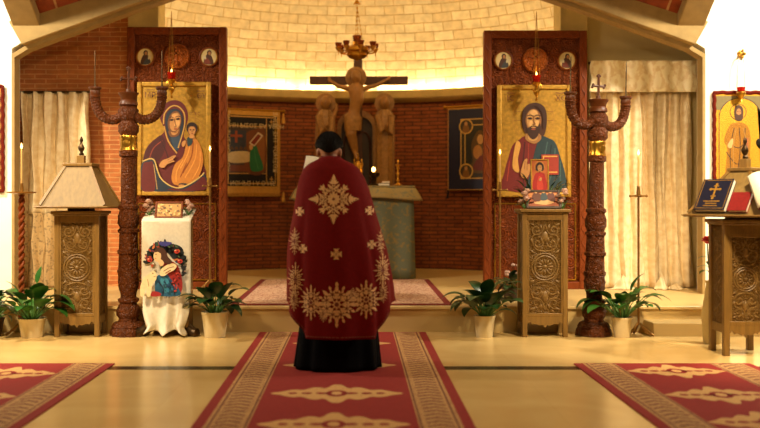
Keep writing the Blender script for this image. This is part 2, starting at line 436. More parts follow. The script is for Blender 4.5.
b = MB(); prof = [(0, 2.70), (-.10, 2.72), (-.14, 2.76), (-.14, 2.86), (-.12, 2.87), (-.11, 2.84), (0, 2.84)]
b.grid(lambda u, v: apse(prof[round(v * 6)][0], prof[round(v * 6)][1])(u), 72, 6); structure(b.build('cornice', M_stonepil))
def dome(u, v):
    x, y, nx, ny, d = plan(u); f = v * pi / 2 * .985; rr = AR * cos(f); z = 2.8 + AR * sin(f)
    return (nx * rr if ny == 0 else nx * rr, (y if ny == 0 else AY + ny * rr), z)
b = MB(); b.grid(dome, 72, 26, 0, lambda u, v: (plan(u)[4], v * pi / 2 * AR)); structure(b.build('ceiling_apse', M_ashlar))

# ================================================================ LIGHT
w = bpy.data.worlds.new('world'); SC.world = w; w.use_nodes = True
bg = w.node_tree.nodes['Background']; bg.inputs[0].default_value = (1, .66, .33, 1); bg.inputs[1].default_value = .05
def light(kind, name, loc, energy, color, target=None, **k):
    d = bpy.data.lights.new(name, kind); d.energy = energy; d.color = color
    for a, v in k.items(): setattr(d, a, v)
    o = bpy.data.objects.new(name, d); COL.objects.link(o); o.location = loc
    if target is not None: o.rotation_euler = (Vector(target) - Vector(loc)).to_track_quat('-Z', 'Y').to_euler()
    return o
WARM = (1, .66, .30); WARM2 = (1, .78, .48); COVE = (1, .74, .40); WASH = (1, .88, .68)
NC = 15
for i in range(NC):                                # cove lamps lying on the cornice
    s_ = .06 + .88 * i / (NC - 1); x, y, nx, ny, d = plan(s_)
    light('AREA', 'cove lamp', (x - nx * .055, y - ny * .055, 2.88), LC, COVE, (x - nx * .12, y - ny * .12, 3.9), shape='RECTANGLE', size=.5, size_y=.05)
for s_ in (-1, 1):                                 # wall washers hanging in the aisles
    light('AREA', 'aisle lamp', (s_ * 5.2, 7.6, 4.6), LW, WASH, (s_ * 5.2, 10.2, 1.8), shape='DISK', size=.5)
    light('SPOT', 'nave spot', (s_ * 3.0, 5.2, 4.3), LS, WARM2, (s_ * 3.5, 8.9, .3), spot_size=R(60), spot_blend=.8, shadow_soft_size=.25)
light('AREA', 'nave fill', (0, 4.0, 5.0), LN, WARM, (0, 9.6, 1.2), shape='DISK', size=1.6)  # added weak fill for the robe's back and the screen panels
for s_ in (-1, 1):
    light('AREA', 'apse fill', (s_ * 1.0, 11.3, 4.3), LA_, WARM, (s_ * 1.4, 13.6, 1.4), shape='DISK', size=.5)  # added fill pair that brightens the apse brick, not a fixture
    light('SPOT', 'bay fill', (s_ * .9, 5.0, 3.3), LB, WARM2, (s_ * 3.35, 10.9, 1.8), spot_size=R(27), spot_blend=.7, shadow_soft_size=.2)  # added fill from the front to brighten the curtained bays
# ================================================================ ICON SCREEN PANELS
def screen_panel(px0, px1, ptop, label):
    Y = Y_PANEL; x0, x1 = PX(px0, Y), PX(px1, Y); zt = PZ(ptop, Y); zb = PZ0
    t = thing('icon_screen_panel', label, 'carved panel', ((x0 + x1) / 2, Y, zb), 'carved screen panels flanking the apse')
    b = MB(); b.box(x0 + .01, x1 - .01, Y + .03, Y + .1, zb, zt - .01); b.build('back_board', M_redwood, t)
    b = MB(); b.frame(x0, x1, zb, zt, .085, Y - .01, Y + .1); b.build('border_frame', M_redplain, t, bevel=.008)
    # relief on the border: a running vine
    b = MB()
    for s_, xx in ((1, x0 + .043), (-1, x1 - .043)):
        pts = [(xx + .02 * sin(k * .9), Y - .012, zb + .1 + (zt - zb - .2) * k / 120) for k in range(121)]; b.tube(pts, .008, 5)
    pts = [(x0 + .06 + (x1 - x0 - .12) * k / 60, Y - .012, zt - .043 + .02 * sin(k * .9)) for k in range(61)]; b.tube(pts, .008, 5)
    # scroll work on the frieze and the dado
    cx = (x0 + x1) / 2
    for zc, n in ((zt - .33, 5), (zb + .3, 5), (zb + .62, 5), (zb + .92, 5)):
        for k in range(n):
            xc = x0 + .19 + (x1 - x0 - .38) * k / (n - 1)
            for q in (0, pi):
                b.tube([(p[0], Y + .028, p[1]) for p in scroll2d(xc, zc, .085, q + k, 1.3, 1 if k % 2 else -1)], .009, 5)
    b.build('carving', M_redplain, t)
    b = MB(); zc = zt - .33
    b.lathe([(0, -.05), (.05, -.045), (.09, -.03), (.125, -.03), (.135, -.04), (.145, -.02), (.145, 0)], (cx, Y + .03, zc), 32, axis='y')
    b.box(cx - .01, cx + .01, Y - .03, Y + .02, zc - .1, zc + .1); b.box(cx - .07, cx + .07, Y - .03, Y + .02, zc + .02, zc + .04)
    b.build('roundel', M_roundel, t)
    for k, s_ in enumerate((-1, 1)):
        xc = cx + s_ * .36; zc = zt - .335; b = MB()
        p = Paint(lambda x, y: (xc + x, zc + y), Y + .02)
        p.p(M_gold, E(0, 0, .095, .105), False); p.p((214, 190, 130), E(0, 0, .085, .094), False)
        m = -1 if k else 1
        p.p((74, 40, 24), [(-.05 * m, -.08), (.055 * m, -.075), (.04 * m, 0), (.015 * m, .03), (-.03 * m, .01)])
        p.p((120, 50, 30) if k else (60, 60, 60), [(-.02 * m, -.08), (.05 * m, -.07), (.03 * m, -.01), (0, -.03)])
        p.p((60, 32, 18), E(.005, .045, .026, .03)); p.p((176, 120, 70), E(.008, .04, .015, .021))
        p.p((206, 190, 150), [(.03 * m, -.03), (.065 * m, -.02), (.06 * m, .015), (.032 * m, .005)], False)
        p.build('medallion', t)
        b.lathe([(.105, .0), (.112, -.02), (.098, -.025), (.095, -.012)], (xc, Y + .03, zc), 28, axis='y', caps=False); b.build('medallion_rim', M_redplain, t)
    # thin gilt mouldings of the dado
    b = MB(); b.frame(x0 + .12, x1 - .12, zb + .1, PZ(203, Y), .014, Y + .015, Y + .035); b.build('gilt_moulding', M_brass, t)
    return t, x0, x1
screen_panel(127, 226.5, 27, 'tall carved red-brown screen panel behind the icon of the veiled woman and child')
screen_panel(484, 587, 30.5, 'tall carved red-brown screen panel behind the icon of the bearded man')

def icon_frame(t, Y, x0, x1, z0, z1, w=.05):
    b = MB(); b.frame(x0, x1, z0, z1, w, Y - .025, Y + .03); b.build('gilt_frame', M_gold, t, bevel=.01)
    b = MB(); b.box(x0 + .01, x1 - .01, Y, Y + .03, z0 + .01, z1 - .01); b.build('board', M_redplain, t)
Yi = Y_PANEL - .025
# ---- veiled woman with child
x0, x1, z0, z1 = PX(137.5, Yi), PX(211, Yi), PZ(195.5, Yi), PZ(82, Yi)
t = thing('icon', 'gold icon of a veiled woman in dark red holding a child', 'icon', ((x0 + x1) / 2, Yi, z0))
icon_frame(t, Yi, x0, x1, z0, z1)
p = Paint(lambda x, y: (PX(125 + x / 3.424, Yi), PZ(75 + y / 3.424, Yi)), Yi)
p.rect(M_gold2, 50, 34, 284, 408); p.rect(M_gold, 60, 44, 276, 398)
p.ring((170, 116, 34), 168, 148, 74, 2); p.ring((170, 116, 34), 231, 182, 36, 2)
MAR, DBL, OCH, SHD = (96, 24, 22), (34, 44, 58), (196, 136, 74), (120, 72, 36)
p.p(MAR, [(120, 150), (122, 122), (138, 98), (165, 86), (194, 93), (212, 118), (216, 150), (206, 185), (202, 212), (222, 232), (252, 252), (268, 300), (274, 394), (60, 394), (60, 310), (70, 258), (95, 225), (126, 204), (134, 185)])
p.p((70, 16, 18), [(70, 260), (95, 228), (125, 206), (140, 240), (120, 290), (95, 294), (66, 292)])
p.line((150, 60, 40), [(84, 285), (98, 250), (128, 225)], 3); p.line((60, 12, 14), [(120, 215), (140, 260), (150, 290)], 4)
p.p(DBL, [(138, 168), (144, 130), (165, 116), (188, 122), (200, 150), (198, 200), (186, 250), (172, 262), (152, 222)])
p.p((50, 66, 84), [(158, 210), (184, 205), (190, 240), (172, 256)])
p.line((206, 156, 70), [(132, 168), (136, 132), (158, 108), (182, 108), (202, 130), (205, 165), (196, 205), (182, 250)], 4)
p.line((206, 156, 70), [(134, 175), (148, 225), (178, 268)], 4)
p.p(SHD, [(150, 190), (158, 212), (184, 206), (186, 180)]); p.p(OCH, [(158, 190), (164, 206), (180, 200), (182, 182)])
p.p(SHD, E(170, 160, 23, 37, 12)); p.p(OCH, E(172, 161, 18, 32, 12)); p.p((222, 166, 98), E(178, 165, 9, 14, 12)); p.p((214, 154, 88), E(172, 140, 12, 8, 8))
for ex, ey in ((160, 154), (182, 151)):
    p.p((70, 36, 18), E(ex, ey, 7.5, 3.4, -6)); p.p((20, 12, 10), E(ex + 1, ey, 3, 3)); p.line((60, 30, 14), [(ex - 9, ey - 6), (ex, ey - 10), (ex + 8, ey - 7)], 2)
p.line((110, 62, 30), [(170, 150), (173, 168), (176, 176), (170, 178)], 2.4); p.p((150, 60, 40), E(174, 185, 6, 2.2)); p.line((110, 62, 30), [(166, 194), (174, 197), (180, 193)], 1.6)
# child
p.p((196, 122, 44), [(214, 216), (232, 210), (248, 224), (262, 252), (268, 300), (252, 350), (216, 374), (172, 376), (160, 350), (172, 306), (200, 278)])
for q in ([(226, 222), (216, 270), (190, 320)], [(246, 236), (240, 290), (206, 352)], [(258, 262), (256, 310), (232, 356)], [(200, 290), (178, 330), (176, 366)]): p.line((232, 156, 66), q, 3)
for q in ([(234, 226), (228, 280), (198, 336)], [(212, 300), (190, 350)]): p.line((142, 66, 20), q, 2.5)
p.p((40, 60, 62), [(214, 216), (232, 212), (230, 236), (216, 244)])
p.p((40, 22, 12), E(230, 182, 19, 20)); p.p(SHD, E(230, 190, 14, 18)); p.p(OCH, E(230, 191, 11.5, 15.5)); p.p((44, 24, 14), [(214, 180), (222, 171), (238, 171), (246, 180), (238, 177), (222, 177)])
for ex in (225, 236): p.p((40, 22, 12), E(ex, 188, 3.2, 1.8))
p.line((120, 70, 36), [(230, 188), (231, 196)], 1.6); p.p((140, 66, 40), E(231, 201, 3.4, 1.3)); p.p(OCH, [(224, 205), (236, 205), (238, 216), (222, 216)])
p.p(OCH, [(196, 232), (206, 224), (210, 228), (206, 242), (198, 246)])
p.p((60, 46, 40), [(186, 372), (214, 372), (212, 386), (192, 386)]); p.p(OCH, [(186, 376), (206, 378), (202, 390), (188, 388)])
# her hand and the hem of the mantle
p.p(DBL, [(60, 302), (86, 290), (102, 296), (114, 330), (126, 358), (160, 382), (190, 388), (226, 372), (258, 352), (272, 338), (274, 394), (60, 394)])
p.p(MAR, [(62, 310), (84, 298), (98, 304), (104, 394), (60, 394)]); p.p(MAR, [(150, 394), (170, 388), (200, 392), (236, 374), (272, 348), (274, 394)])
p.line((214, 178, 100), [(62, 296), (86, 287), (102, 293), (112, 324), (126, 356), (158, 380), (190, 386), (228, 370), (262, 346), (272, 334)], 4)
p.line((190, 150, 90), [(100, 306), (106, 350), (112, 392)], 2.5)
p.p(OCH, [(118, 312), (128, 294), (148, 286), (168, 276), (176, 278), (166, 290), (172, 296), (160, 300), (146, 306), (134, 318)])
for q in ([(146, 292), (166, 281)], [(150, 298), (168, 292)]): p.line(SHD, q, 1.5)
p.text((90, 36, 20), 'ΜΡ', 68, 78, 26); p.line((90, 36, 20), [(68, 52), (104, 52)], 2)
p.text((90, 36, 20), 'ΘΥ', 248, 80, 22); p.line((90, 36, 20), [(248, 56), (276, 56)], 2); p.text((110, 50, 24), 'ΙC ΧC', 222, 138, 14)
p.build('painting', t)

# ---- bearded man with book
x0, x1, z0, z1 = PX(497, Yi), PX(571, Yi), PZ(197, Yi), PZ(85, Yi)
t = thing('icon', 'gold icon of a bearded man in dark red and blue robes', 'icon', ((x0 + x1) / 2, Yi, z0))
icon_frame(t, Yi, x0, x1, z0, z1)
p = Paint(lambda x, y: (PX(490 + x / 3.167, Yi), PZ(80 + y / 3.167, Yi)), Yi)
p.rect(M_gold2, 28, 26, 250, 362); p.rect(M_gold, 38, 36, 240, 352)
p.ring((176, 124, 38), 137, 125, 66, 2); p.ring((176, 124, 38), 137, 125, 60, 1.2)
for q in ([(78, 100), (100, 100)], [(76, 128), (98, 128)], [(180, 100), (200, 100)], [(180, 128), (200, 128)]): p.line((150, 100, 30), q, 2)
p.p((108, 24, 20), [(112, 178), (94, 188), (72, 206), (58, 246), (44, 300), (42, 348), (230, 352), (214, 250), (170, 184)])
p.line((160, 54, 34), [(62, 256), (54, 320)], 3); p.line((66, 12, 12), [(110, 196), (104, 280), (108, 340)], 4); p.line((150, 46, 30), [(122, 200), (120, 270)], 3)
p.p((30, 54, 60), [(160, 178), (184, 184), (206, 198), (222, 242), (238, 300), (238, 352), (120, 352), (126, 300), (136, 250), (146, 210)])
for q in ([(182, 196), (170, 250), (150, 300)], [(206, 216), (200, 280), (180, 340)], [(222, 256), (222, 320)]): p.line((64, 94, 92), q, 3)
for q in ([(194, 206), (186, 260)], [(214, 246), (210, 310)]): p.line((14, 28, 36), q, 3)
p.p((206, 150, 70), [(84, 194), (97, 206), (88, 250), (92, 292), (72, 280), (74, 234)])
p.p((70, 36, 16), [(100, 140), (101, 104), (117, 80), (144, 72), (168, 82), (179, 106), (178, 150), (168, 178), (150, 170), (118, 172), (108, 164)])
p.p((160, 110, 58), [(118, 168), (152, 168), (162, 186), (140, 202), (112, 188)]); p.p((194, 144, 78), [(124, 172), (146, 172), (150, 186), (136, 194), (120, 186)])
p.p((150, 96, 48), E(137, 130, 25, 38)); p.p((200, 146, 80), E(136, 126, 20, 32)); p.p((220, 168, 100), E(130, 138, 7, 9)); p.p((220, 168, 100), E(148, 136, 6, 9)); p.p((216, 164, 96), E(138, 104, 12, 8))
p.p((58, 30, 14), [(113, 136), (118, 152), (126, 150), (137, 152), (148, 150), (158, 136), (158, 158), (150, 178), (138, 188), (126, 182), (116, 162)])
p.line((58, 30, 14), [(122, 152), (136, 146), (152, 151)], 3.4); p.p((150, 70, 46), E(137, 156, 7, 2.6))
for ex in (126, 150):
    p.p((90, 48, 22), E(ex, 122, 8, 3.6)); p.p((18, 10, 8), E(ex, 122, 3.2, 3.2)); p.line((54, 28, 14), [(ex - 10, 115), (ex, 111), (ex + 9, 115)], 2.6)
p.line((120, 70, 34), [(138, 112), (138, 132), (142, 140), (133, 141)], 2.6)
p.p((60, 30, 14), [(101, 120), (106, 96), (126, 84), (142, 82), (118, 98), (111, 122), (110, 150), (104, 150)]); p.p((60, 30, 14), [(178, 120), (172, 96), (154, 84), (142, 82), (160, 98), (166, 122), (166, 150), (174, 150)])
p.rect((150, 44, 26), 162, 236, 216, 300); p.rect((206, 150, 70), 166, 240, 212, 244); p.rect((206, 150, 70), 166, 290, 212, 294); p.rect((206, 150, 70), 166, 244, 170, 290)
p.p((186, 130, 70), [(96, 300), (104, 262), (112, 250), (118, 252), (116, 266), (126, 268), (124, 296), (112, 312)])
for q in ([(110, 256), (108, 282)], [(117, 258), (116, 286)]): p.line((110, 66, 32), q, 1.5)
p.text((110, 50, 24), 'ΙC', 52, 66, 24); p.text((110, 50, 24), 'ΧC', 206, 66, 24); p.line((110, 50, 24), [(52, 42), (80, 42)], 2); p.line((110, 50, 24), [(206, 42), (238, 42)], 2)
p.build('painting', t)

# ---- standing figure icon on the white wall, wavy velvet border
Yw = Y_WALL - .001
def wall_icon(px0, px1, pt, pb, label, figure):
    x0, x1, z0, z1 = PX(px0, Yw), PX(px1, Yw), PZ(pb, Yw), PZ(pt, Yw)
    t = thing('icon', label, 'icon', ((x0 + x1) / 2, Yw, z0))
    b = MB(); b.box(x0 + .03, x1 - .03, Yw - .03, Yw, z0 + .03, z1 - .03); b.build('board', M_gold, t)
    b = MB(); path = []
    cor = [(x0 + .02, z0 + .02), (x1 - .02, z0 + .02), (x1 - .02, z1 - .02), (x0 + .02, z1 - .02), (x0 + .02, z0 + .02)]
    for (a, c), (d, e) in zip(cor, cor[1:]):
        L = hypot(d - a, e - c); nx, nz = (e - c) / L, -(d - a) / L
        for k in range(int(L / .02)):
            q = k * .02 / L; o_ = .004 * sin(k * .02 / L * round(L / .11) * 2 * pi); path.append((a + (d - a) * q + nx * o_, Yw - .028, c + (e - c) * q + nz * o_))
    path.append(path[0]); b.tube(path, .021, 8, caps=False); b.build('velvet_border', M_velvet, t)
    p = Paint(lambda x, y: (PX(x, Yw - .03), PZ(y, Yw - .03)), Yw - .031)
    figure(p); p.build('painting', t)
GD = (60, 34, 8)
def fig_right(p):
    M_rel = plain('gold relief', (190, 140, 30), .5, .6, .35, 90, .7); M_reld = plain('gold relief deep', (150, 100, 18), .5, .5, .35, 120, .8); p.rect(M_rel, 714, 94, 768, 190); p.rect((110, 96, 54), 716, 96, 766, 110)
    arch_ = [(719, 188), (719, 118)] + [(740 - 21 * cos(a * pi / 12), 118 - 20 * sin(a * pi / 12)) for a in range(13)] + [(761, 188)]
    p.p(M_rel, arch_, False); p.line(GD, arch_, .8)
    p.ring(GD, 738, 112, 8, .7)
    p.p(M_reld, [(731, 124), (745, 124), (750, 134), (750, 150), (747, 184), (726, 184), (727, 150), (724, 140)])
    for q in ([(734, 128), (730, 150), (731, 182)], [(739, 128), (740, 150), (736, 182)], [(745, 128), (744, 150), (742, 182)], [(728, 142), (738, 148), (748, 140)], [(726, 152), (736, 164), (746, 160)]): p.line(GD, q, .9)
    for q in ([(736, 128), (733, 150), (734, 182)], [(743, 128), (747, 150), (745, 182)]): p.line((150, 108, 40), q, .9)
    p.p((66, 36, 16), [(734, 112), (735, 107), (738, 105), (742, 107), (743, 113), (742, 120), (738, 121), (735, 119)]); p.p((206, 150, 90), E(738.5, 112.5, 2.4, 4)) if 0 else p.p((160, 110, 60), E(738.5, 112.5, 2.4, 4)); p.p((66, 36, 16), [(736, 114), (738.5, 115), (741, 114), (740, 119), (738, 121), (737, 119)])
    for ex in (737.5, 739.7): p.p((30, 16, 10), E(ex, 111.6, .6, .4))
    p.p((206, 150, 90), [(727, 146), (731, 139), (733, 140), (731, 148)]); p.rect((150, 84, 40), 743, 138, 748, 148)
wall_icon(711.5, 770, 91, 193, 'gold icon of a standing robed man with wavy red velvet border', fig_right)
def fig_left(p):
    p.rect(M_gold2, -52, 88, 2, 190); p.rect(M_gold, -46, 94, -4, 186); p.line(GD, [(0, 92), (0, 188)], .8)
    p.ring(GD, -25, 110, 9, .7); p.p((110, 30, 26), [(-34, 126), (-16, 126), (-12, 150), (-14, 184), (-38, 184), (-40, 150)])
    p.p((96, 24, 20), [(-34, 116), (-25, 100), (-16, 116), (-18, 130), (-32, 130)]); p.p((200, 144, 84), E(-25, 112, 4, 6))
    for ex in (-26.6, -23.4): p.p((40, 22, 12), E(ex, 111, .9, .5)); p.line((60, 32, 16), [(ex - 1.2, 109.6), (ex, 109), (ex + 1.2, 109.6)], .35)
    p.line((120, 70, 36), [(-25, 111), (-24.8, 114)], .4); p.p((140, 60, 40), E(-25, 115.6, 1.1, .4))
    for q in ([(-31, 126), (-34, 150), (-33, 182)], [(-25, 132), (-26, 156), (-24, 182)], [(-19, 128), (-17, 152), (-18, 182)]): p.line((70, 16, 14), q, .8)
    p.p((200, 144, 84), [(-29, 138), (-24, 134), (-21, 138), (-26, 143)]); p.p((200, 144, 84), [(-20, 146), (-16, 141), (-14, 145), (-18, 150)])
wall_icon(-56, 5.5, 85, 193, 'gold icon cut by the picture edge with dark red border', fig_left)

# ---- hanging oil lamps before the icons
def oil_lamp(label, px, pcup, Y, ztop, group='hanging oil lamps before the icons', sc=1.0):
    x, z = PX(px, Y), PZ(pcup, Y)
    t = thing('hanging_oil_lamp', label, 'oil lamp', (x, Y, ztop), group)
    b = MB()
    for a in (90, 210, 330):
        q = (x + .048 * sc * cos(R(a)), Y + .048 * sc * sin(R(a)), z + .0); n_ = 14
        b.tube([(x + (q[0] - x) * k / n_, Y + (q[1] - Y) * k / n_, ztop + (q[2] - ztop) * k / n_) for k in range(n_ + 1)], .0028, 5)
    b.build('chain', M_chain, t)
    b = MB(); b.lathe([(.028 * sc, -.06), (.044 * sc, -.05), (.05 * sc, -.01), (.058 * sc, .03), (.055 * sc, .03), (.046 * sc, -.008), (.03 * sc, -.048), (0, -.05)], (x, Y, z), 20); b.build('glass_cup', M_redglass, t)
    b = MB(); b.lathe([(0, -.26), (.008, -.255), (.014, -.24), (.005, -.225), (.012, -.2), (.026, -.18), (.036, -.15), (.03, -.125), (.014, -.11), (.022, -.09), (.044, -.072), (.05, -.058), (.052, -.05), (.03, -.055)], (x, Y, z), 20)
    for a in range(0, 360, 60): b.tube([(x + r_ * cos(R(a)), Y + r_ * sin(R(a)), z + zz) for r_, zz in ((.03, -.15), (.055, -.13), (.06, -.1), (.045, -.07))], .004, 5)
    b.build('brass_holder', M_brass, t)
    b = MB(); b.lathe([(0, -.01), (.008, 0), (.009, .012), (.004, .03), (0, .04)], (x, Y, z + .03), 10); b.build('flame', M_flame, t)
    light('POINT', 'oil flame', (x, Y - .03, z + .09), LF, (1, .6, .22), shadow_soft_size=.03)
    return t
oil_lamp('lit ruby glass oil lamp hanging before the icon of the veiled woman', 171.5, 75, Y_PANEL - .22, 3.35, sc=.82)
oil_lamp('lit ruby glass oil lamp hanging before the icon of the bearded man', 536.5, 78, Y_PANEL - .22, 3.35, sc=.82)
# the lamp on the white wall: a hook, two chains, red cup
xh, zh = PX(741, Y_WALL), PZ(54, Y_WALL); Yh = Y_WALL - .1; xl = PX(741, Yh); zl = PZ(90, Yh)
t = thing('hanging_oil_lamp', 'red oil lamp on a brass wall hook over the standing-man icon', 'oil lamp', (xl, Y_WALL, zh), 'hanging oil lamps before the icons')
b = MB(); b.lathe([(0, -.02), (.035, -.016), (.04, 0)], (xh, Y_WALL, zh), 16, axis='y')
for k in range(5): b.ell((xh + .03 * cos(k * 1.256), Y_WALL - .025, zh + .035 * sin(k * 1.256)), (.014, .01, .018), 8, 6)
b.tube([(xh, Y_WALL, zh), (xh, Y_WALL - .06, zh + .01), (xl, Yh, zh - .01), (xl, Yh, zh - .03)], .006, 6); b.build('wall_hook', M_brass, t)
b = MB()
for s_ in (-1, 1): b.tube([(xl, Yh, zh - .02), (xl + s_ * .03, Yh, zh - .1), (xl + s_ * .042, Yh, zl + .02)], .0025, 5)
b.build('chain', M_chain, t)
b = MB(); b.lathe([(.02, -.03), (.035, -.02), (.046, .03), (.043, .03), (.03, -.015), (0, -.02)], (xl, Yh, zl), 18); b.build('glass_cup', M_redglass, t)
b = MB(); b.lathe([(0, -.13), (.012, -.12), (.006, -.1), (.03, -.075), (.045, -.05), (.05, -.03), (.045, -.02), (.03, -.03)], (xl, Yh, zl), 18); b.build('brass_holder', M_brass, t)

# ================================================================ CURTAINS
M_cur = brocade('beige brocade', (238, 218, 176), (222, 194, 144), 7, .45, .45, .85)
M_cur2 = brocade('gold damask', (252, 234, 190), (236, 208, 152), 6, .35, .5, .66)
M_lace = brocade('lace damask', (214, 184, 132), (160, 134, 98), 14, .5, .44, .56)
def curtain_sheet(b, x0, x1, z0, z1, Y, nf, amp, m=0, seed=0, flare=0.0):
    rnd = random.Random(seed); ph = [rnd.uniform(0, 6.28) for _ in range(4)]
    def fn(u, v):
        x = x0 + (x1 - x0) * u; z = z0 + (z1 - z0) * v
        a = amp * (.75 + .25 * sin(3 * u + ph[0]))
        y = Y + a * sin(2 * pi * nf * u + .7 * sin(5 * u + ph[1]) + .35 * sin(2.2 * v + ph[2])) + .3 * a * sin(2 * pi * nf * 2.3 * u + ph[3] + v) - flare * (1 - v) ** 6
        return (x + .012 * sin(9 * v + ph[2] + 20 * u), y, z)
    b.grid(fn, nf * 14, 30, m, lambda u, v: ((x1 - x0) * 1.5 * u, (z1 - z0) * v))
x0, x1 = PX(23, Y_CUR), PX(89, Y_CUR); zt = PZ(92, Y_CUR)
t = thing('curtain', 'beige brocade curtain hanging in the brick wall doorway', 'curtain', ((x0 + x1) / 2, Y_CUR, PZ0))
b = MB(); curtain_sheet(b, x0, x1, PZ0 + .85, zt, Y_CUR, 5, .05, seed=3); b.build('drape', M_cur, t, solid=.004)
b = MB(); curtain_sheet(b, x0, x1, PZ0 + .005, PZ0 + .86, Y_CUR - .004, 5, .05, seed=3); b.build('lace_hem', M_lace, t, solid=.004)
b = MB(); b.tube([(x0 - .06, Y_CUR, zt), (x1 + .06, Y_CUR, zt)], .014, 10); b.build('curtain_rod', M_iron, t)
x0, x1 = PX(588, Y_CUR), PX(694, Y_CUR); zt = PZ(62, Y_CUR); zv = PZ(93, Y_CUR)
t = thing('curtain', 'champagne damask curtain with a satin valance below the plaster wall', 'curtain', ((x0 + x1) / 2, Y_CUR, PZ0))
b = MB(); curtain_sheet(b, x0 + .02, x0 + .64 * (x1 - x0), PZ0 + .01, zv + .08, Y_CUR, 5, .062, seed=5, flare=.1); b.build('drape', M_cur, t, solid=.004)
b = MB(); curtain_sheet(b, x0 + .62 * (x1 - x0), x1 - .02, PZ0 + .01, zv + .08, Y_CUR + .02, 3, .062, seed=9, flare=.08); b.build('drape', M_cur, t, solid=.004)
b = MB(); curtain_sheet(b, x0, x1, zv, zt, Y_CUR - .11, 4, .03, seed=12); b.build('valance', M_cur2, t, solid=.004)
b = MB(); b.tube([(x0 - .01, Y_CUR - .05, zt - .02), (x1 + .01, Y_CUR - .05, zt - .02)], .016, 10); b.build('curtain_rod', M_iron, t)
# gathered corners of the hem
for xc, w_, h_ in ((PX(622, 10.8), .19, .16), (PX(660, 10.8), .13, .18), (PX(674, 10.8), .15, .07)):
    b = MB()
    for s_ in (-1, 1):
        b.grid(lambda u, v: (xc + s_ * w_ * u * (1 - .25 * v), Y_CUR - .2 - .12 * (1 - u) * (1 - v) - .02 * sin(9 * u), PZ0 + .006 + h_ * v * (1 - u) ** 1.4 + .02 * sin(6 * u) * (1 - v) * v), 10, 8)
    b.build('gathered_hem', M_cur, t, solid=.006)

# ================================================================ APSE: tapestries, altar, calvary, chandelier
def on_plane(c, yaw):
    """local plane facing -Y turned by yaw about c"""
    return Matrix.Translation(Vector(c)) @ Matrix.Rotation(yaw, 4, 'Z')
M_tapg = plain('tapestry gold weave', (196, 146, 60), .8, 0, .25, 60, .2)
M_tapk = plain('tapestry black weave', (22, 18, 22), .85, 0, .3, 60)
def tapestry_a():
    W, H = 1.02, 1.2; c = (-1.56, 13.64, PZ(151.5, 13.7)); t = thing('tapestry', 'woven black and gold tapestry with a green robed figure on curved brick', 'tapestry', (c[0], c[1], c[2] - H / 2))
    Mx = on_plane(c, R(28))
    b = MB(); b.box(-W / 2, W / 2, 0, .012, -H / 2, H / 2); b.xf(Mx).build('woven_ground', M_tapg, t)
    p = Paint(lambda x, y: (x, y), -.001)
    p.rect(M_tapk, -.46, -.5, .46, .52); G = (206, 156, 76)
    for r_ in ((-.44, -.47, .44, -.455), (-.44, .49, .44, .505), (-.44, -.47, -.428, .505), (.428, -.47, .44, .505), (-.3, -.325, .3, -.313), (-.3, .355, .3, .367), (-.3, -.47, -.288, .505), (.288, -.47, .3, .505)): p.rect(G, *r_)
    p.rect((66, 46, 40), -.285, -.31, .285, .352)
    p.p((110, 58, 28), [(-.02, -.28), (.27, -.28), (.27, .3), (.12, .32), (-.05, .2)]); p.p((140, 84, 40), [(.14, -.2), (.25, -.24), (.26, .2), (.16, .24)])
    p.rect((44, 50, 66), -.28, .02, -.02, .3); p.rect((150, 70, 40), -.26, .2, -.08, .235); p.rect((150, 70, 40), -.19, .12, -.155, .29)
    for k in range(4): p.p((90, 60, 40), E(-.24 + .07 * k, .03, .026, .034)); p.p((30, 40, 56), E(-.24 + .07 * k, -.03, .04, .05))
    p.p((196, 176, 130), [(-.28, -.16), (.02, -.15), (.03, -.02), (-.1, .0), (-.28, -.03)]); p.rect((110, 56, 34), -.28, -.29, .04, -.2)
    p.p((30, 110, 66), [(.03, -.1), (.06, .06), (.13, .08), (.17, -.02), (.24, -.25), (.06, -.28)]); p.p((196, 150, 90), E(.05, .06, .03, .04)); p.line((60, 130, 80), [(.1, .04), (.12, -.1), (.16, -.24)], .012)
    q = [(.02, .12), (.1, .07), (.24, .23), (.16, .28)]; p.p((206, 190, 150), q, False); p.p((120, 34, 26), [(.045, .125), (.1, .09), (.21, .225), (.16, .255)], False)
    Tn = (220, 196, 140)
    p.text(Tn, 'ΜΗ ΡΙΣΟΣ ΒΑ ΑΒΟΗ', -.285, .4, .088); p.text(Tn, 'ΝΟΗΡΩ Ι Λ Ο ΜΕ', -.27, -.425, .088)
    p.text(Tn, 'ΚΟΣΜΟΥ ΤΗΣ ΖΩΗΣ', .395, -.3, .09, 90); p.text(Tn, 'ΚΟΣΜΟΥ ΤΗΣ ΖΩΗΣ', -.335, -.3, .09, 90)
    for x in (-.365, .365):
        for z in (-.4, .43): p.rect(G, x - .006, z - .04, x + .006, z + .04); p.rect(G, x - .03, z - .002, x + .03, z + .01)
    p.mb.xf(Mx); 
    p.build('woven_picture', t)
    b = MB(); b.tube([(-W / 2 - .03, .0, H / 2), (W / 2 + .05, .0, H / 2)], .014, 8); b.ell((W / 2 + .06, 0, H / 2), (.025, .025, .025), 10, 8)
    b.xf(Mx).build('hanging_rod', M_brass, t)
    for s_, zz in ((1, H / 2 - .03), (1, -H / 2 + .02)):
        b = MB(); b.lathe([(.0, 0), (.012, -.01), (.018, -.03), (.012, -.04), (.024, -.07), (.03, -.15), (0, -.152)], (W / 2 + .05, -.005, zz), 10); b.xf(Mx).build('tassel', M_tapg, t)
    b = MB()
    for k in range(60): x = -W / 2 + W * (k + .5) / 60; b.tube([(x, .004, -H / 2 + .005), (x + .004, .002, -H / 2 - .05)], .006, 4)
    b.xf(Mx).build('fringe', M_tapg, t)
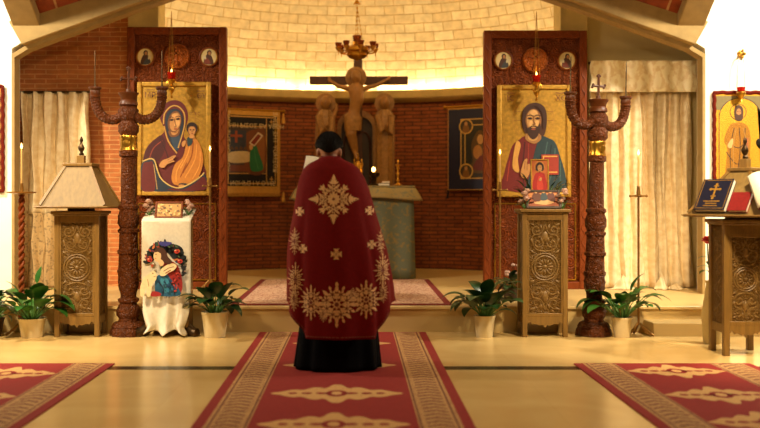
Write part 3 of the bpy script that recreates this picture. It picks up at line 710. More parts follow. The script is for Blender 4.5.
# Paint lays coats towards -Y in its own plane; xf turns them with the cloth
tapestry_a()
def tapestry_b():
    W, H = .98, 1.2; c = (1.75, 13.50, PZ(148.5, 13.7)); t = thing('tapestry', 'navy blue tapestry with gold ringed corners hanging on curved brick', 'tapestry', (c[0], c[1], c[2] - H / 2))
    Mx = on_plane(c, R(-31)); NV = (22, 28, 62)
    b = MB(); b.box(-W / 2, W / 2, 0, .012, -H / 2, H / 2); b.xf(Mx).build('woven_ground', M_tapg, t)
    p = Paint(lambda x, y: (x, y), -.001); G = (214, 172, 84)
    p.rect(NV, -W / 2 + .012, -H / 2 + .012, W / 2 - .012, H / 2 - .04)
    p.rect(G, -.29, -.44, .29, .42); p.rect((52, 46, 40), -.275, -.425, .275, .405); p.rect(G, -.225, -.355, .225, .335); p.rect((40, 40, 34), -.21, -.34, .21, .32)
    p.p((96, 70, 34), [(-.2, -.33), (-.1, -.2), (-.12, .05), (0, .25), (.15, .1), (.2, -.33)]); p.p((176, 120, 50), E(-.02, -.06, .07, .1)); p.p((196, 150, 90), E(.02, .12, .05, .07)); p.p((110, 40, 30), [(-.1, -.3), (.05, -.1), (.15, -.3)])
    for x in (-.2, .2):
        for z in (-.33, .31):
            p.p((60, 50, 40), E(x, z, .1, .1), False); p.ring(G, x, z, .1, .018); p.p((130, 90, 44), [(x - .05, z - .08), (x + .05, z - .08), (x + .03, z + .02), (x - .03, z + .02)]); p.p((190, 140, 84), E(x, z + .04, .024, .03))
    p.mb.xf(Mx); p.build('woven_picture', t)
    b = MB(); b.tube([(-W / 2 - .05, .0, H / 2), (W / 2 + .05, .0, H / 2)], .018, 8); b.ell((-W / 2 - .05, 0, H / 2), (.028, .028, .028), 10, 8); b.xf(Mx).build('hanging_rod', M_brass, t)
    b = MB(); b.tube([(-W / 2 + .005, 0, -H / 2), (-W / 2 - .005, 0, -H / 2 - .12)], [.012, .02], 8); b.xf(Mx).build('tassel', M_tapk, t)
tapestry_b()

# rug of the sanctuary
M_rugp = brocade('rug pale glare weave', (206, 170, 140), (150, 84, 62), 16, .9, .5, .6, sheen=0)  # cream weave, with the glare on the rug put into its paleness
M_rugr = brocade('rug red weave', (140, 36, 26), (176, 96, 66), 12, .9, .36, .5, sheen=0)
M_rugd = plain('rug border red', (118, 26, 20), .9, 0, .15, 40)
t = thing('sanctuary_rug', 'patterned pale and red rug lying before the altar', 'rug', (-.14, 10.4, PZ0))
b = MB(); xa, xb, ya, yb = -1.2, .92, 9.1, 12.0; z = PZ0
b.box(xa, xb, ya, yb, z, z + .010, 0); b.box(xa + .07, xb - .07, ya + .07, yb - .07, z, z + .012, 1); b.box(xa + .52, xb - .52, ya + .3, yb - .5, z, z + .0135, 0); b.box(xa + .56, xb - .56, ya + .34, yb - .54, z, z + .015, 2)
b.build('weave', [M_rugd, M_rugp, M_rugr], t)
b = MB()
for k in range(90): x = xa + (xb - xa) * (k + .5) / 90; b.tube([(x, ya + .005, z + .004), (x + .003, ya - .03, z + .003)], .003, 4)
b.build('fringe', M_rugp, t)

# altar
M_altar = brocade('altar damask', (104, 108, 80), (140, 118, 64), 8, .5, .44, .56)
ax0, ax1, ay0, ay1, az = -.72, .72, 12.1, 13.0, 1.43
t = thing('altar', 'altar draped in grey-green and gold damask beyond the robed person', 'altar', (0, 12.5, PZ0))
b = MB(); b.box(ax0 + .04, ax1 - .04, ay0 + .04, ay1 - .04, PZ0, az - .02); b.build('table_body', M_oakdk, t)
def drape_fn(u, v):                 # skirt
    P_ = 2 * ((ax1 - ax0) + (ay1 - ay0)); d = u * P_; w_, h_ = ax1 - ax0, ay1 - ay0
    if d < w_: p, n_ = (ax0 + d, ay0), (0, -1)
    elif d < w_ + h_: p, n_ = (ax1, ay0 + d - w_), (1, 0)
    elif d < 2 * w_ + h_: p, n_ = (ax1 - (d - w_ - h_), ay1), (0, 1)
    else: p, n_ = (ax0, ay1 - (d - 2 * w_ - h_)), (-1, 0)
    o_ = .008 + .02 * (1 - v) * (1 + sin(u * 90)); return (p[0] + n_[0] * o_, p[1] + n_[1] * o_, PZ0 + .01 + (az - PZ0 - .01) * v)
b = MB(); b.grid(drape_fn, 240, 10, 0, lambda u, v: (4.7 * u, 1.2 * v)); b.build('altar_skirt', M_altar, t, solid=.006)
b = MB(); b.box(ax0 - .03, ax1 + .03, ay0 - .03, ay1 + .03, az - .005, az + .012)
def over(u, v):
    p = drape_fn(u, 1.0); k = (1 - v) ** .7; cx_, cy_ = p[0], p[1] - 12.55
    s_ = 1 + .16 * k + .012 * sin(u * 120) * k; return (p[0] * s_, 12.55 + cy_ * s_, az + .01 - .17 * (1 - v) - .02 * (1 - v) * sin(u * 4 * pi * 2))
b.grid(over, 240, 6, 0, lambda u, v: (4.7 * u, .2 * v)); b.build('altar_cover', brocade('altar cover damask', (150, 124, 66), (120, 112, 76), 10, .5, .44, .56), t, solid=.005)
def altar_stick(label, px, Y, h=.36):
    x = PX(px, Y); t = thing('candlestick', label, 'candlestick', (x, Y, az + .012))
    b = MB(); k = h / .36
    b.lathe([(0, 0), (.055, 0), (.06, .012), (.03, .03), (.014, .05), (.024, .07), (.014, .09), (.012, .13), (.026, .16), (.012, .18), (.012, .21), (.024, .23), (.012, .25), (.034, .27), (.036, .28), (.01, .285), (.01, .3), (.02, .32), (.008, .34), (0, .36)], (x, Y, az + .012), 16)
    b.v = [(p[0], p[1], az + .012 + (p[2] - az - .012) * k) for p in b.v]; b.build('turned_stem', M_brass, t)
    return t
altar_stick('small brass candlestick standing at the open end of the altar', 398, 12.35)
x = PX(358, 12.4); t = thing('altar_reliquary', 'gilt crown-topped vessel on the altar beside the person\'s shoulder', 'vessel', (x, 12.4, az + .012))
b = MB(); b.lathe([(0, 0), (.07, 0), (.075, .02), (.03, .05), (.022, .08), (.05, .12), (.065, .18), (.062, .26), (.03, .3), (.02, .33)], (x, 12.4, az + .012), 16); b.build('vessel_body', M_brass, t)
b = MB()
for dx in (-.05, 0, .05): b.lathe([(0, 0), (.016, 0), (.02, .03), (.008, .06), (.012, .08), (0, .1)], (x + dx, 12.38, az + .27 + (.08 if dx == 0 else 0)), 10)
b.build('crown', M_brass, t)
x = PX(374, 12.3); t = thing('altar_lamp', 'small lit altar lamp in a dark holder by the carved figure', 'lamp', (x, 12.3, az + .012))
b = MB(); b.lathe([(0, 0), (.06, 0), (.06, .02), (.03, .04), (.03, .1), (.07, .13), (.075, .17), (.06, .17), (.05, .14), (0, .13)], (x, 12.3, az + .012), 16); b.build('dark_holder', M_iron, t)
b = MB(); b.ell((x - .005, 12.3, az + .225), (.024, .02, .032), 12, 8); b.build('flame', M_flame, t)
light('POINT', 'altar flame', (x + .05, 12.25, az + .24), LF * 1.8, (1, .55, .18), shadow_soft_size=.03)
for lab, x, w_, dy, m_, hh in (('dark closed book lying flat beside the altar lamp', PX(384, 12.3), .14, .2, M_oakdk, .035), ('small gilt book lying on top of the dark altar book', PX(386, 12.3), .1, .15, M_tapg, .025)):
    zb = az + .012 + (0 if hh > .03 else .035)
    t = thing('closed_book', lab, 'book', (x, 12.2, zb))
    b = MB(); b.box(x - w_ / 2, x + w_ / 2, 12.2, 12.2 + dy, zb, zb + hh); b.build('cover', m_, t, bevel=.004)
    b = MB(); b.box(x - w_ / 2 - .002, x + w_ / 2 - .006, 12.196, 12.2 + dy + .002, zb + .006, zb + hh - .006); b.build('page_block', M_page, t)

# calvary: cross with carved corpus, two mourners, arch
Yc = 13.35; k_ = Yc / F
t = thing('crucifix', 'tall dark cross with carved pale figure rising behind the altar', 'crucifix', (PX(358, Yc), Yc, PZ0))
b = MB(); b.box(PX(309.5, Yc), PX(408, Yc), Yc + .02, Yc + .07, PZ(84.5, Yc), PZ(76, Yc)); b.build('crossbeam', M_cross, t, bevel=.006)
b = MB(); xu = PX(358, Yc); b.box(xu - .06, xu + .06, Yc + .02, Yc + .09, PZ0, PZ(52, Yc)); b.build('upright', M_cross, t, bevel=.006)
b = MB()
def cp(px, py, y=0): return (PX(px, Yc), Yc - .05 + y, PZ(py, Yc))
def limb(b, pts, rs): b.tube([Vector(p) for p in pts], rs, 10); [b.ell(p, (r_, r_, r_), 10, 8) for p, r_ in zip(pts, rs)]
limb(b, [cp(356, 91), cp(357, 100), cp(354.5, 111), cp(353, 118)], [.11, .105, .082, .096])
limb(b, [cp(356.5, 90), cp(356, 84)], [.05, .045])
b.ell(cp(356, 77.5, -.02), (.075, .085, .1), 14, 10); b.ell(cp(356, 78, -.105), (.012, .02, .018), 8, 6)
for pts in ([cp(348.5, 89), cp(338, 86.5), cp(329, 79.5, .06)], [cp(364, 89), cp(376, 86), cp(389, 78.5, .06)]): limb(b, pts, [.042, .032, .022]); b.ell(pts[-1], (.03, .02, .05), 8, 6)
limb(b, [cp(349.5, 119), cp(350, 135, -.05), cp(354, 151)], [.085, .06, .038]); limb(b, [cp(356, 119), cp(352.5, 134, -.06), cp(356, 150)], [.08, .058, .038])
limb(b, [cp(355, 152), cp(357, 159, -.05)], [.036, .03])
b.build('carved_figure', plain('corpus wood', (146, 102, 48), .5, 0, .12, 18), t, remesh=.014)
b = MB(); b.lathe([(.12, -.17), (.125, -.1), (.128, 0), (.12, .03)], cp(353, 119), 20, mod=lambda a, z: 1 + .04 * sin(7 * a)); b.build('loincloth', M_calv, t)
b = MB(); b.lathe([(0, .012), (.15, .012), (.15, -.008), (0, -.008)], cp(356, 77.5, .05), 28, axis='y'); b.build('halo', M_calv, t)
def mourner(label, px, ptop, hand):
    x = PX(px, Yc); t = thing('carved_mourner', label, 'carved figure', (x, Yc, PZ0), 'carved mourners beside the cross')
    def q(dx, py): return (x + dx * k_, PZ(py, Yc))
    out = smooth_poly([q(*a) for a in ((-7, ptop + 17), (-10, ptop + 30), (-10.5, ptop + 60), (-9, ptop + 110), (9, ptop + 110), (10, ptop + 60), (10, ptop + 32), (7, ptop + 17))], 5)
    out = [(p[0], max(p[1], PZ0)) for p in out]
    b = MB(); b.prism(out, Yc + .0, Yc + .05)
    zt_ = PZ(ptop + 18, Yc); zb_ = PZ(ptop + 105, Yc)
    prof = [(.03, zt_ + .06), (.09, zt_), (.125, zt_ - .16), (.12, zt_ - .5), (.135, zt_ - .9), (.12, max(zb_, PZ0))]
    b.lathe([(r_, z) for r_, z in prof[::-1]], (x, Yc, 0), 20, mod=lambda a, z: (1 + .07 * sin(9 * a)))
    b.tube([(x - .1, Yc - .08, zt_ - .06), (x - .04, Yc - .15, zt_ - .3), (x + .03, Yc - .15, zt_ - .2)], [.045, .04, .03], 8)
    b.tube([(x + .1, Yc - .08, zt_ - .06), (x + .08, Yc - .15, zt_ - .32), (x + .0, Yc - .16, zt_ - .24)], [.045, .04, .03], 8)
    if hand: b.tube([(x + .1, Yc - .06, zt_ - .1), (x + .15, Yc - .06, zt_ + .02), (x + .16, Yc - .06, zt_ + .11)], [.035, .025, .02], 8)
    b.build('robe', M_calv, t)
    b = MB(); c = (x, Yc - .03, PZ(ptop + 9, Yc)); b.ell(c, (.075, .085, .1), 14, 10); b.ell((c[0], c[1] - .086, c[2] - .01), (.012, .02, .025), 8, 6)
    for s_ in (-1, 1): b.ell((c[0] + s_ * .028, c[1] - .077, c[2] + .012), (.012, .008, .006), 8, 6)
    b.tube([(c[0], c[1] + .01, c[2] - .07), (c[0], c[1] + .02, c[2] - .16)], .045, 10); b.build('head', plain('corpus wood', (146, 102, 48)), t)
    b = MB(); b.lathe([(0, .012), (.14, .012), (.14, -.008), (0, -.008)], (c[0], Yc + .03, c[2]), 28, axis='y'); b.build('halo', M_calv, t)
mourner('carved robed mourner with raised hand, above the person\'s head', 325.5, 94, True)
mourner('carved robed mourner standing over the altar lamp', 384.5, 94, False)
t = thing('carved_arch', 'dark wooden arch standing behind the feet of the carved cross figure', 'arch', (PX(356, Yc + .15), Yc + .15, PZ0))
Ya = Yc + .12; xa, xb = PX(337, Ya), PX(377, Ya); cxa = (xa + xb) / 2; ra = (xb - xa) / 2; zs = PZ(128, Ya)
b = MB(); o_ = [(xa, PZ0)] + [(cxa - ra * cos(a), zs + .26 * sin(a)) for a in [pi * k / 20 for k in range(21)]] + [(xb, PZ0)]
i_ = [(cxa + (p[0] - cxa) * .78, (p[1] - zs) * .66 + zs if p[1] > zs else p[1]) for p in o_]
for k in range(len(o_) - 1):
    b.prism([o_[k], o_[k + 1], i_[k + 1], i_[k]], Ya, Ya + .1)
b.build('arch_frame', M_calv, t)
b = MB(); b.prism(i_, Ya + .07, Ya + .1); b.build('dark_panel', M_oakdk, t)
b = MB()
for s_ in (-1, 1):
    c_ = cxa + s_ * ra * .36; b.tube([(c_ + ra * .3 * cos(a), Ya + .06, zs - .25 + .2 * sin(a)) for a in [pi * q / 12 for q in range(13)]], .016, 6)
    for e_ in (-1, 1): b.tube([(c_ + e_ * ra * .3, Ya + .06, PZ0 + .02), (c_ + e_ * ra * .3, Ya + .06, zs - .25)], .016, 6)
b.build('tracery', M_cross, t)

# chandelier lamp
Yl = 12.3; xl = PX(357, Yl); t = thing('chandelier', 'brass hanging lamp with small glass cups above the cross', 'chandelier', (xl, Yl, PZ(4, Yl)))
zc = PZ(48, Yl); kk = Yl / F
b = MB(); ztop = 2.8 + sqrt(AR ** 2 - (Yl - AY) ** 2 - xl ** 2) - .01
b.tube([(xl, Yl, ztop), (xl, Yl, PZ(4, Yl))], .004, 6); b.lathe([(0, .06), (.02, .04), (.05, 0), (.048, -.006), (0, -.006)][::-1], (xl, Yl, PZ(4, Yl)), 14); b.build('ceiling_hanger', M_brass, t)
b = MB()
for k, a in enumerate((20, 140, 260)):
    e_ = (xl + .05 * cos(R(a)) + .02, Yl + .05 * sin(R(a)), PZ(39, Yl)); n_ = 16
    for q in range(n_):
        u = (q + .5) / n_; c = [xl * (1 - u) + e_[0] * u, Yl * (1 - u) + e_[1] * u, PZ(5, Yl) * (1 - u) + e_[2] * u]
        b.ell(c, (.008, .004, .016) if q % 2 else (.004, .008, .016), 6, 4)
b.build('chain', M_brass, t)
b = MB(); b.lathe([(0, -.17), (.03, -.15), (.1, -.13), (.13, -.1), (.12, -.06), (.16, -.04), (.15, 0), (.09, .03), (.05, .05), (.06, .08), (.03, .09)], (xl, Yl, zc), 24, mod=lambda a, z: 1 + .06 * sin(8 * a)); b.build('brass_body', M_brass, t)
for k in range(8):
    a = 2 * pi * k / 8 + .2; r_ = .245; c = (xl + r_ * cos(a), Yl + r_ * sin(a), zc + .0)
    b = MB(); b.tube([(xl + q * cos(a), Yl + q * sin(a), zc - h_) for q, h_ in ((.1, .02), (.16, .07), (.22, .06), (r_, .02))], .009, 6)
    b.lathe([(0, -.1), (.008, -.09), (.004, -.07), (.014, -.05), (.03, -.03), (.045, 0), (.04, 0), (0, -.02)], c, 12)
    ar_ = b.build('arm', M_brass, t)
    b = MB(); b.lathe([(.025, 0), (.036, .02), (.046, .06), (.043, .06), (.032, .02), (0, .01)], c, 12); b.build('glass_cup', M_ambglass, ar_)
b = MB(); b.lathe([(.03, 0), (.05, .02), (.06, .09), (.056, .09), (.045, .02), (0, .01)], (xl, Yl, zc + .07), 16); b.build('centre_cup', M_ambglass, t)
# ================================================================ CARVED RELIEF (lectern fronts)
def relief(b, cx, cz, W, H, y, r=.007, ring=None, m=0):
    """scrolls, leaves and a ringed rosette standing half out of the plane Y=y"""
    def T(pts, rr=r): b.tube([(p[0], y, p[1]) for p in pts], rr, 6, m)
    R0 = ring or W * .42
    for q in (R0, R0 * .8): T(arc(cx, cz, q, 0, 2 * pi, 32))
    for k in range(12):
        a = 2 * pi * k / 12; c = (cx + R0 * .42 * cos(a), y, cz + R0 * .42 * sin(a))
        b.ell(c, (R0 * .2, .008, R0 * .07), 8, 6, m, Matrix.Rotation(-a, 3, 'Y'))
    b.ell((cx, y, cz), (R0 * .16, .014, R0 * .16), 12, 8, m)
    for s_ in (1, -1):
        h0 = R0 + .01; hh = H / 2 - h0
        for d in (1, -1):
            T(scroll2d(cx + d * W * .22, cz + s_ * (h0 + hh * .3), W * .2, pi / 2 if d > 0 else pi / 2, 1.25, d * s_))
            T(scroll2d(cx + d * W * .27, cz + s_ * (h0 + hh * .72), W * .16, -pi / 2, 1.2, d * s_))
            T(smooth_poly([(cx, cz + s_ * (h0 + hh * .02)), (cx + d * W * .3, cz + s_ * (h0 + hh * .12)), (cx + d * W * .4, cz + s_ * (h0 + hh * .5)), (cx + d * W * .12, cz + s_ * (h0 + hh * .62)), (cx, cz + s_ * (h0 + hh * .95))], 6, False))
            for u, v, a in ((.4, .02, 40), (.42, .38, 70), (.4, .9, 20), (.12, .82, 75), (.1, .4, 80)):
                b.ell((cx + d * W * u, y, cz + s_ * (h0 + hh * v)), (W * .09, .009, W * .035), 8, 6, m, Matrix.Rotation(-R(a * d * s_), 3, 'Y'))
        b.ell((cx, y, cz + s_ * (h0 + hh * .5)), (W * .1, .014, hh * .18), 10, 8, m)
def cabinet(t, x0, x1, y0, y1, zt, apron=.1, leg=.045, rz=None, panel_top=.06):
    """open-legged carved stand: four corner posts, panels, notched apron, top board"""
    for (a, c) in ((x0, y0), (x1 - leg, y0), (x0, y1 - leg), (x1 - leg, y1 - leg)):
        b = MB(); b.box(a, a + leg, c, c + leg, 0, zt - .03); b.build('leg', M_oak, t, bevel=.005)
    b = MB(); b.box(x0 - .025, x1 + .025, y0 - .025, y1 + .025, zt - .03, zt); b.box(x0 - .01, x1 + .01, y0 - .01, y1 + .01, zt - .045, zt - .03); b.build('top_board', M_oak, t, bevel=.006)
    zl = apron + .09
    b = MB(); b.box(x0 + leg, x1 - leg, y0 + .018, y1 - .018, zl, zt - .045); b.box(x0 + .018, x1 - .018, y0 + leg, y1 - leg, zl, zt - .045); b.build('body', M_oakp, t)
    b = MB()
    b.box(x0 + leg, x1 - leg, y0 + .006, y0 + .02, zt - .045 - panel_top, zt - .045); b.box(x0 + leg, x1 - leg, y0 + .006, y0 + .02, zl, zl + .03)
    for s0 in (x0 + leg, x1 - leg - .018): b.box(s0, s0 + .018, y0 + .006, y0 + .02, zl + .03, zt - .045 - panel_top)
    b.build('panel_frame', M_oak, t, bevel=.003)
    # notched aprons front and sides
    b = MB(); n = 7; L = x1 - x0 - 2 * leg; pts = [(x0 + leg, zl)]
    for k in range(n): xa = x0 + leg + L * k / n; pts += [(xa, zl - .075), (xa + L / n * .5, zl - .105 + .02 * abs(k - n // 2)), (xa + L / n, zl - .075)]
    pts += [(x1 - leg, zl)]; b.prism(pts, y0 + .008, y0 + .024)
    for xx in (x0 + .012, x1 - .026): b.box(xx, xx + .014, y0 + leg, y1 - leg, zl - .07, zl)
    b.build('apron', M_oak, t)
    b = MB(); zc0, zc1 = zl + .03, zt - .045 - panel_top
    W = x1 - x0 - 2 * leg - .036
    relief(b, (x0 + x1) / 2, (zc0 + zc1) / 2 + .0, W, zc1 - zc0 - .02, y0 + .018)
    b.build('front_carving', M_oakr, t)
    b = MB(); Ls = y1 - y0 - 2 * leg
    for xx in (x0 + .018, x1 - .018):
        for zc in [zc0 + (zc1 - zc0) * q for q in (.12, .38, .62, .88)]:
            for d in (1, -1): b.tube([(xx, p[0], p[1]) for p in scroll2d((y0 + y1) / 2 + d * Ls * .2, zc, Ls * .22, pi / 2, 1.2, d)], .006, 5)
        b.tube([(xx, (y0 + y1) / 2 + Ls * .3 * sin(k * .35), zc0 + (zc1 - zc0) * k / 60) for k in range(61)], .006, 5)
    b.build('side_carving', M_oakr, t)
def book_rest(t, c, zb, a, at, zt, rot, base_w=.02):
    """four sided sloping reading top with ledges and finial"""
    M = Matrix.Translation(Vector((c[0], c[1], 0))) @ Matrix.Rotation(rot, 4, 'Z')
    b = MB(); b.box(-a, a, -a, a, zb, zb + .022); b.box(-a - .012, a + .012, -a - .012, a + .012, zb + .008, zb + .018)
    b.xf(M).build('ledge_board', M_oak, t, bevel=.004)
    b = MB(); q = a - .03
    v = [(-q, -q, zb + .022), (q, -q, zb + .022), (q, q, zb + .022), (-q, q, zb + .022), (-at, -at, zt), (at, -at, zt), (at, at, zt), (-at, at, zt)]
    b.add(v, [(0, 1, 5, 4), (1, 2, 6, 5), (2, 3, 7, 6), (3, 0, 4, 7), (4, 5, 6, 7), (3, 2, 1, 0)], 0, False); b.xf(M).build('sloping_boards', M_oaklt, t)
    for s1, s2 in ((-1, -1), (1, -1), (1, 1), (-1, 1)):
        b = MB(); b.tube([(s1 * q, s2 * q, zb + .03), (s1 * at, s2 * at, zt)], .016, 4); b.xf(M).build('corner_strip', M_oak, t)
    b = MB(); e = at + .02; b.box(-e, e, -e, e, zt - .004, zt + .026); b.xf(M).build('crown_board', M_oak, t, bevel=.006)
    b = MB(); b.box(-.034, .034, -.034, .034, zt + .026, zt + .1)
    b.xf(M).build('finial_block', M_oak, t, bevel=.004)
    b = MB(); z = zt + .1; b.lathe([(.02, 0), (.024, .015), (.012, .03), (.026, .055), (.03, .075), (.018, .1), (.01, .12), (.016, .14), (.012, .165), (0, .18)], (0, 0, z), 14, mod=lambda a_, z_: 1 + .12 * sin(3 * a_ + 40 * z_))
    b.xf(M).build('finial', M_iron, t)
# ---- lectern with the empty reading top
YL = 8.72
x0, x1 = PX(54, YL), PX(99, YL)
t = thing('lectern', 'carved wooden lectern with an empty pyramid reading top before the beige curtain', 'lectern', ((x0 + x1) / 2, YL + .16, 0))
zt = PZ(211, YL); cabinet(t, x0, x1, YL, YL + .31, zt)
b = MB(); b.box((x0 + x1) / 2 - .1, (x0 + x1) / 2 + .1, YL + .06, YL + .25, zt, zt + .025); b.build('turning_block', M_oakdk, t)
book_rest(t, ((x0 + x1) / 2 + .0, YL + .155), zt + .025, .322, .115, PZ(166, YL + .1), 0)
# ---- lectern with the books
YR = 7.66
x0, x1 = PX(724, YR), PX(769, YR)
t = thing('lectern', 'carved wooden lectern with books on its turned pyramid reading top', 'lectern', ((x0 + x1) / 2, YR + .16, 0))
zt = PZ(219.5, YR); cabinet(t, x0, x1, YR, YR + .34, zt, apron=.16, leg=.05, panel_top=.1)
b = MB()
for k in range(12):
    xx = x0 + .06 + (x1 - x0 - .12) * (k + .5) / 12; b.tube([(xx + .013 * cos(q * pi / 4), YR + .008, zt - .095 + .02 * sin(q * pi / 4)) for q in range(9)], .004, 5)
b.build('frieze_carving', M_oakr, t)
cxr, cyr = PX(745, YR + .17), YR + .17
b = MB(); b.box(cxr - .12, cxr + .12, cyr - .12, cyr + .12, zt, zt + .02); b.build('turning_block', M_oakdk, t)
ROT = R(-50); zb = zt + .02; A_, AT_ = .352, .085; ztop = PZ(171, cyr)
book_rest(t, (cxr, cyr), zb, A_, AT_, ztop, ROT)
MR = Matrix.Translation(Vector((cxr, cyr, 0))) @ Matrix.Rotation(ROT, 4, 'Z')
sl = atan2(ztop - zb - .022, A_ - .03 - AT_)
def on_slope(e1, e2, spin, lift=0.0):
    """frame on the front slope: x along the ledge, y up the slope, z out of it"""
    B = Matrix.Translation(Vector((0, -(A_ - .03), zb + .022))) @ Matrix.Rotation(sl, 4, 'X')
    return MR @ B @ Matrix.Translation(Vector((e1, e2, lift))) @ Matrix.Rotation(spin, 4, 'Z')
def slope_book(label, e1, e2, spin, w_, h_, th, mat_, lift=.006, deco=None):
    Mx = on_slope(e1, e2, spin, lift); o = Mx @ Vector((0, 0, 0))
    t = thing('closed_book', label, 'book', tuple(o), 'service books on the lectern')
    b = MB(); b.box(0, w_, 0, h_, th - .005, th); b.box(0, w_, 0, h_, 0, .005); b.box(0, .006, 0, h_, .005, th - .005); b.xf(Mx).build('cover', mat_, t)
    b = MB(); b.box(.006, w_ - .004, .004, h_ - .004, .005, th - .005); b.xf(Mx).build('page_block', M_page, t)
    if deco:
        b = MB(); deco(b, w_, h_, th); b.xf(Mx).build('gilt_stamp', M_gold, t)
def stamp(b, w_, h_, th):
    c, d = w_ / 2, h_ * .62; z0_, z1_ = th, th + .0012
    for q in ((c - .007, c + .007, d - .075, d + .06), (c - .04, c + .04, d + .005, d + .02), (c - .022, c + .022, d + .04, d + .05), (c - .022, c + .022, d - .06, d - .05)): b.box(q[0], q[1], q[2], q[3], z0_, z1_)
    for s1, s2 in ((-.04, .0125), (.04, .0125), (0, .06), (0, -.075)): b.lathe([(0, 0), (.012, 0), (.012, .0013), (0, .0013)], (c + s1, d + s2, th), 10)
    for k, L in enumerate((.07, .05, .06)): b.box(c - L, c + L, h_ * .26 - k * .022, h_ * .26 - k * .022 + .008, z0_, z1_)
    for q in ((.012, w_ - .012, .012, .016), (.012, w_ - .012, h_ - .016, h_ - .012), (.012, .016, .012, h_ - .012), (w_ - .016, w_ - .012, .012, h_ - .012)): b.box(*q, z0_, z1_)
slope_book('dark navy gospel book with a stamped gold cross on the lectern', -.255, .012, 0, .265, .3, .045, M_navy, deco=stamp)
slope_book('plain dark red book beside the navy gospel on the lectern', .03, .012, 0, .16, .175, .035, M_redbook)
Mx = on_slope(.30, .012, R(30), .06); t = thing('open_book', 'open white-paged book resting at the ridge of the reading top', 'book', tuple(Mx @ Vector((0, 0, 0))), 'service books on the lectern')
b = MB()
for s_ in (0, 1):
    for k in range(3): b.grid(lambda u, v: (.003 + s_ * .125 + .12 * u, .34 * v, .004 + .005 * k + .018 * sin(pi * (u if s_ else 1 - u) * .9)), 8, 2)
b.xf(Mx).build('open_pages', M_page, t, solid=.003)
b = MB(); b.box(0, .25, -.005, .345, -.006, .0); b.xf(Mx).build('cover', M_redbook, t)
# microphone at the picture edge
Ym = 7.95; xm, zm = PX(761, Ym), PZ(144, Ym); t = thing('microphone', 'black foam-headed microphone on a stand behind the lectern with books', 'microphone', (xm + .25, Ym + .25, 0))
b = MB(); b.ell((xm, Ym, zm), (.036, .036, .05), 16, 12, 0, Matrix.Rotation(R(-30), 3, 'Y')); b.build('foam_head', M_mic, t)
b = MB(); b.tube(smooth_poly([(xm + .01, Ym, zm - .03), (xm + .07, Ym + .06, zm - .1), (xm + .2, Ym + .22, zm - .15), (xm + .25, Ym + .25, zm - .35), (xm + .25, Ym + .25, .02)], 6, False), .009, 8); b.build('boom', M_black, t)
b = MB(); b.lathe([(0, 0), (.13, 0), (.13, .012), (.03, .03), (.012, .06), (0, .06)], (xm + .25, Ym + .25, 0), 20); b.build('stand_foot', M_black, t)

# ---- stand with the carved front that carries two icons
x0, x1 = PX(522.5, YL), PX(568, YL); zt = PZ(209, YL)
t = thing('icon_stand', 'carved wooden icon stand before the bearded-man screen panel', 'icon stand', ((x0 + x1) / 2, YL + .14, 0))
cabinet(t, x0, x1, YL, YL + .29, zt)
xc = (x0 + x1) / 2
def leaning_icon(label, xc, y, z, w_, h_, tilt, frame_mat, fw, fig):
    M = Matrix.Translation(Vector((xc, y, z))) @ Matrix.Rotation(-tilt, 4, 'X')
    t = thing('framed_icon', label, 'icon', (xc, y, z))
    b = MB(); b.frame(-w_ / 2, w_ / 2, 0, h_, fw, -.012, .012); b.xf(M).build('frame', frame_mat, t, bevel=.003)
    b = MB(); b.box(-w_ / 2 + .004, w_ / 2 - .004, -.002, .01, .004, h_ - .004); b.xf(M).build('board', M_oakdk, t)
    p = Paint(lambda x, y_: (x, y_), -.0025); fig(p, w_, h_); p.mb.xf(M); p.build('painting', t); return t
def fig_low(p, w_, h_):
    a, c = w_ / 2, h_
    p.rect((150, 74, 34), -a + .02, .02, a - .02, c - .02); p.rect((190, 120, 60), -a + .03, c * .62, a - .03, c - .03)
    p.p((206, 160, 100), [(-.09, .06), (.02, .04), (.1, .07), (.03, .1)]); p.p((96, 50, 30), [(-.1, .1), (-.03, .08), (-.02, .16), (-.08, .17)]); p.p((90, 40, 30), [(.04, .1), (.11, .08), (.1, .17), (.05, .16)])
    p.p((50, 66, 70), [(-.02, .09), (.04, .1), (.03, .17), (-.01, .16)]); p.p((200, 150, 90), E(-.06, .18, .014, .016)); p.p((200, 150, 90), E(.075, .18, .014, .016)); p.p((200, 150, 90), E(.01, .18, .014, .016))
leaning_icon('dark framed icon leaning low on the carved icon stand', xc, YL + .05, zt + .002, .325, .2, R(32), M_oakdk, .022, fig_low)
def fig_red(p, w_, h_):
    a, c = w_ / 2, h_
    p.rect((196, 104, 40), -a + .012, .012, a - .012, c - .012); p.mp = lambda x, y_: (x, .165 + y_ * 1.08); p.ring((214, 160, 70), -.002, .215, .045, .004)
    p.p((176, 32, 24), [(-.062, .014), (-.055, .12), (-.03, .16), (.03, .16), (.052, .13), (.062, .014)]); p.p((206, 60, 40), [(-.03, .02), (-.01, .13), (.02, .1), (.03, .02)])
    p.p((46, 24, 14), [(-.034, .18), (-.034, .23), (0, .255), (.034, .23), (.034, .18)]); p.p((200, 144, 86), E(0, .205, .021, .032)); p.p((46, 24, 14), [(-.02, .225), (0, .245), (.02, .225), (0, .232)])
    for s_ in (-1, 1): p.p((40, 20, 12), E(s_ * .009, .21, .004, .003))
    p.line((110, 60, 34), [(-.004, .19), (.006, .19)], .003); p.p((200, 144, 86), [(-.01, .1), (.012, .12), (.016, .1), (0, .088)]); p.rect((150, 80, 36), -.006, .165, .006, .178)
leaning_icon('small orange icon of a red-robed youth standing upright amid greenery', xc + .0, YL + .24, zt + .002, .172, PZ(158, YL) - zt + .0, R(4), M_gold, .012, fig_red)

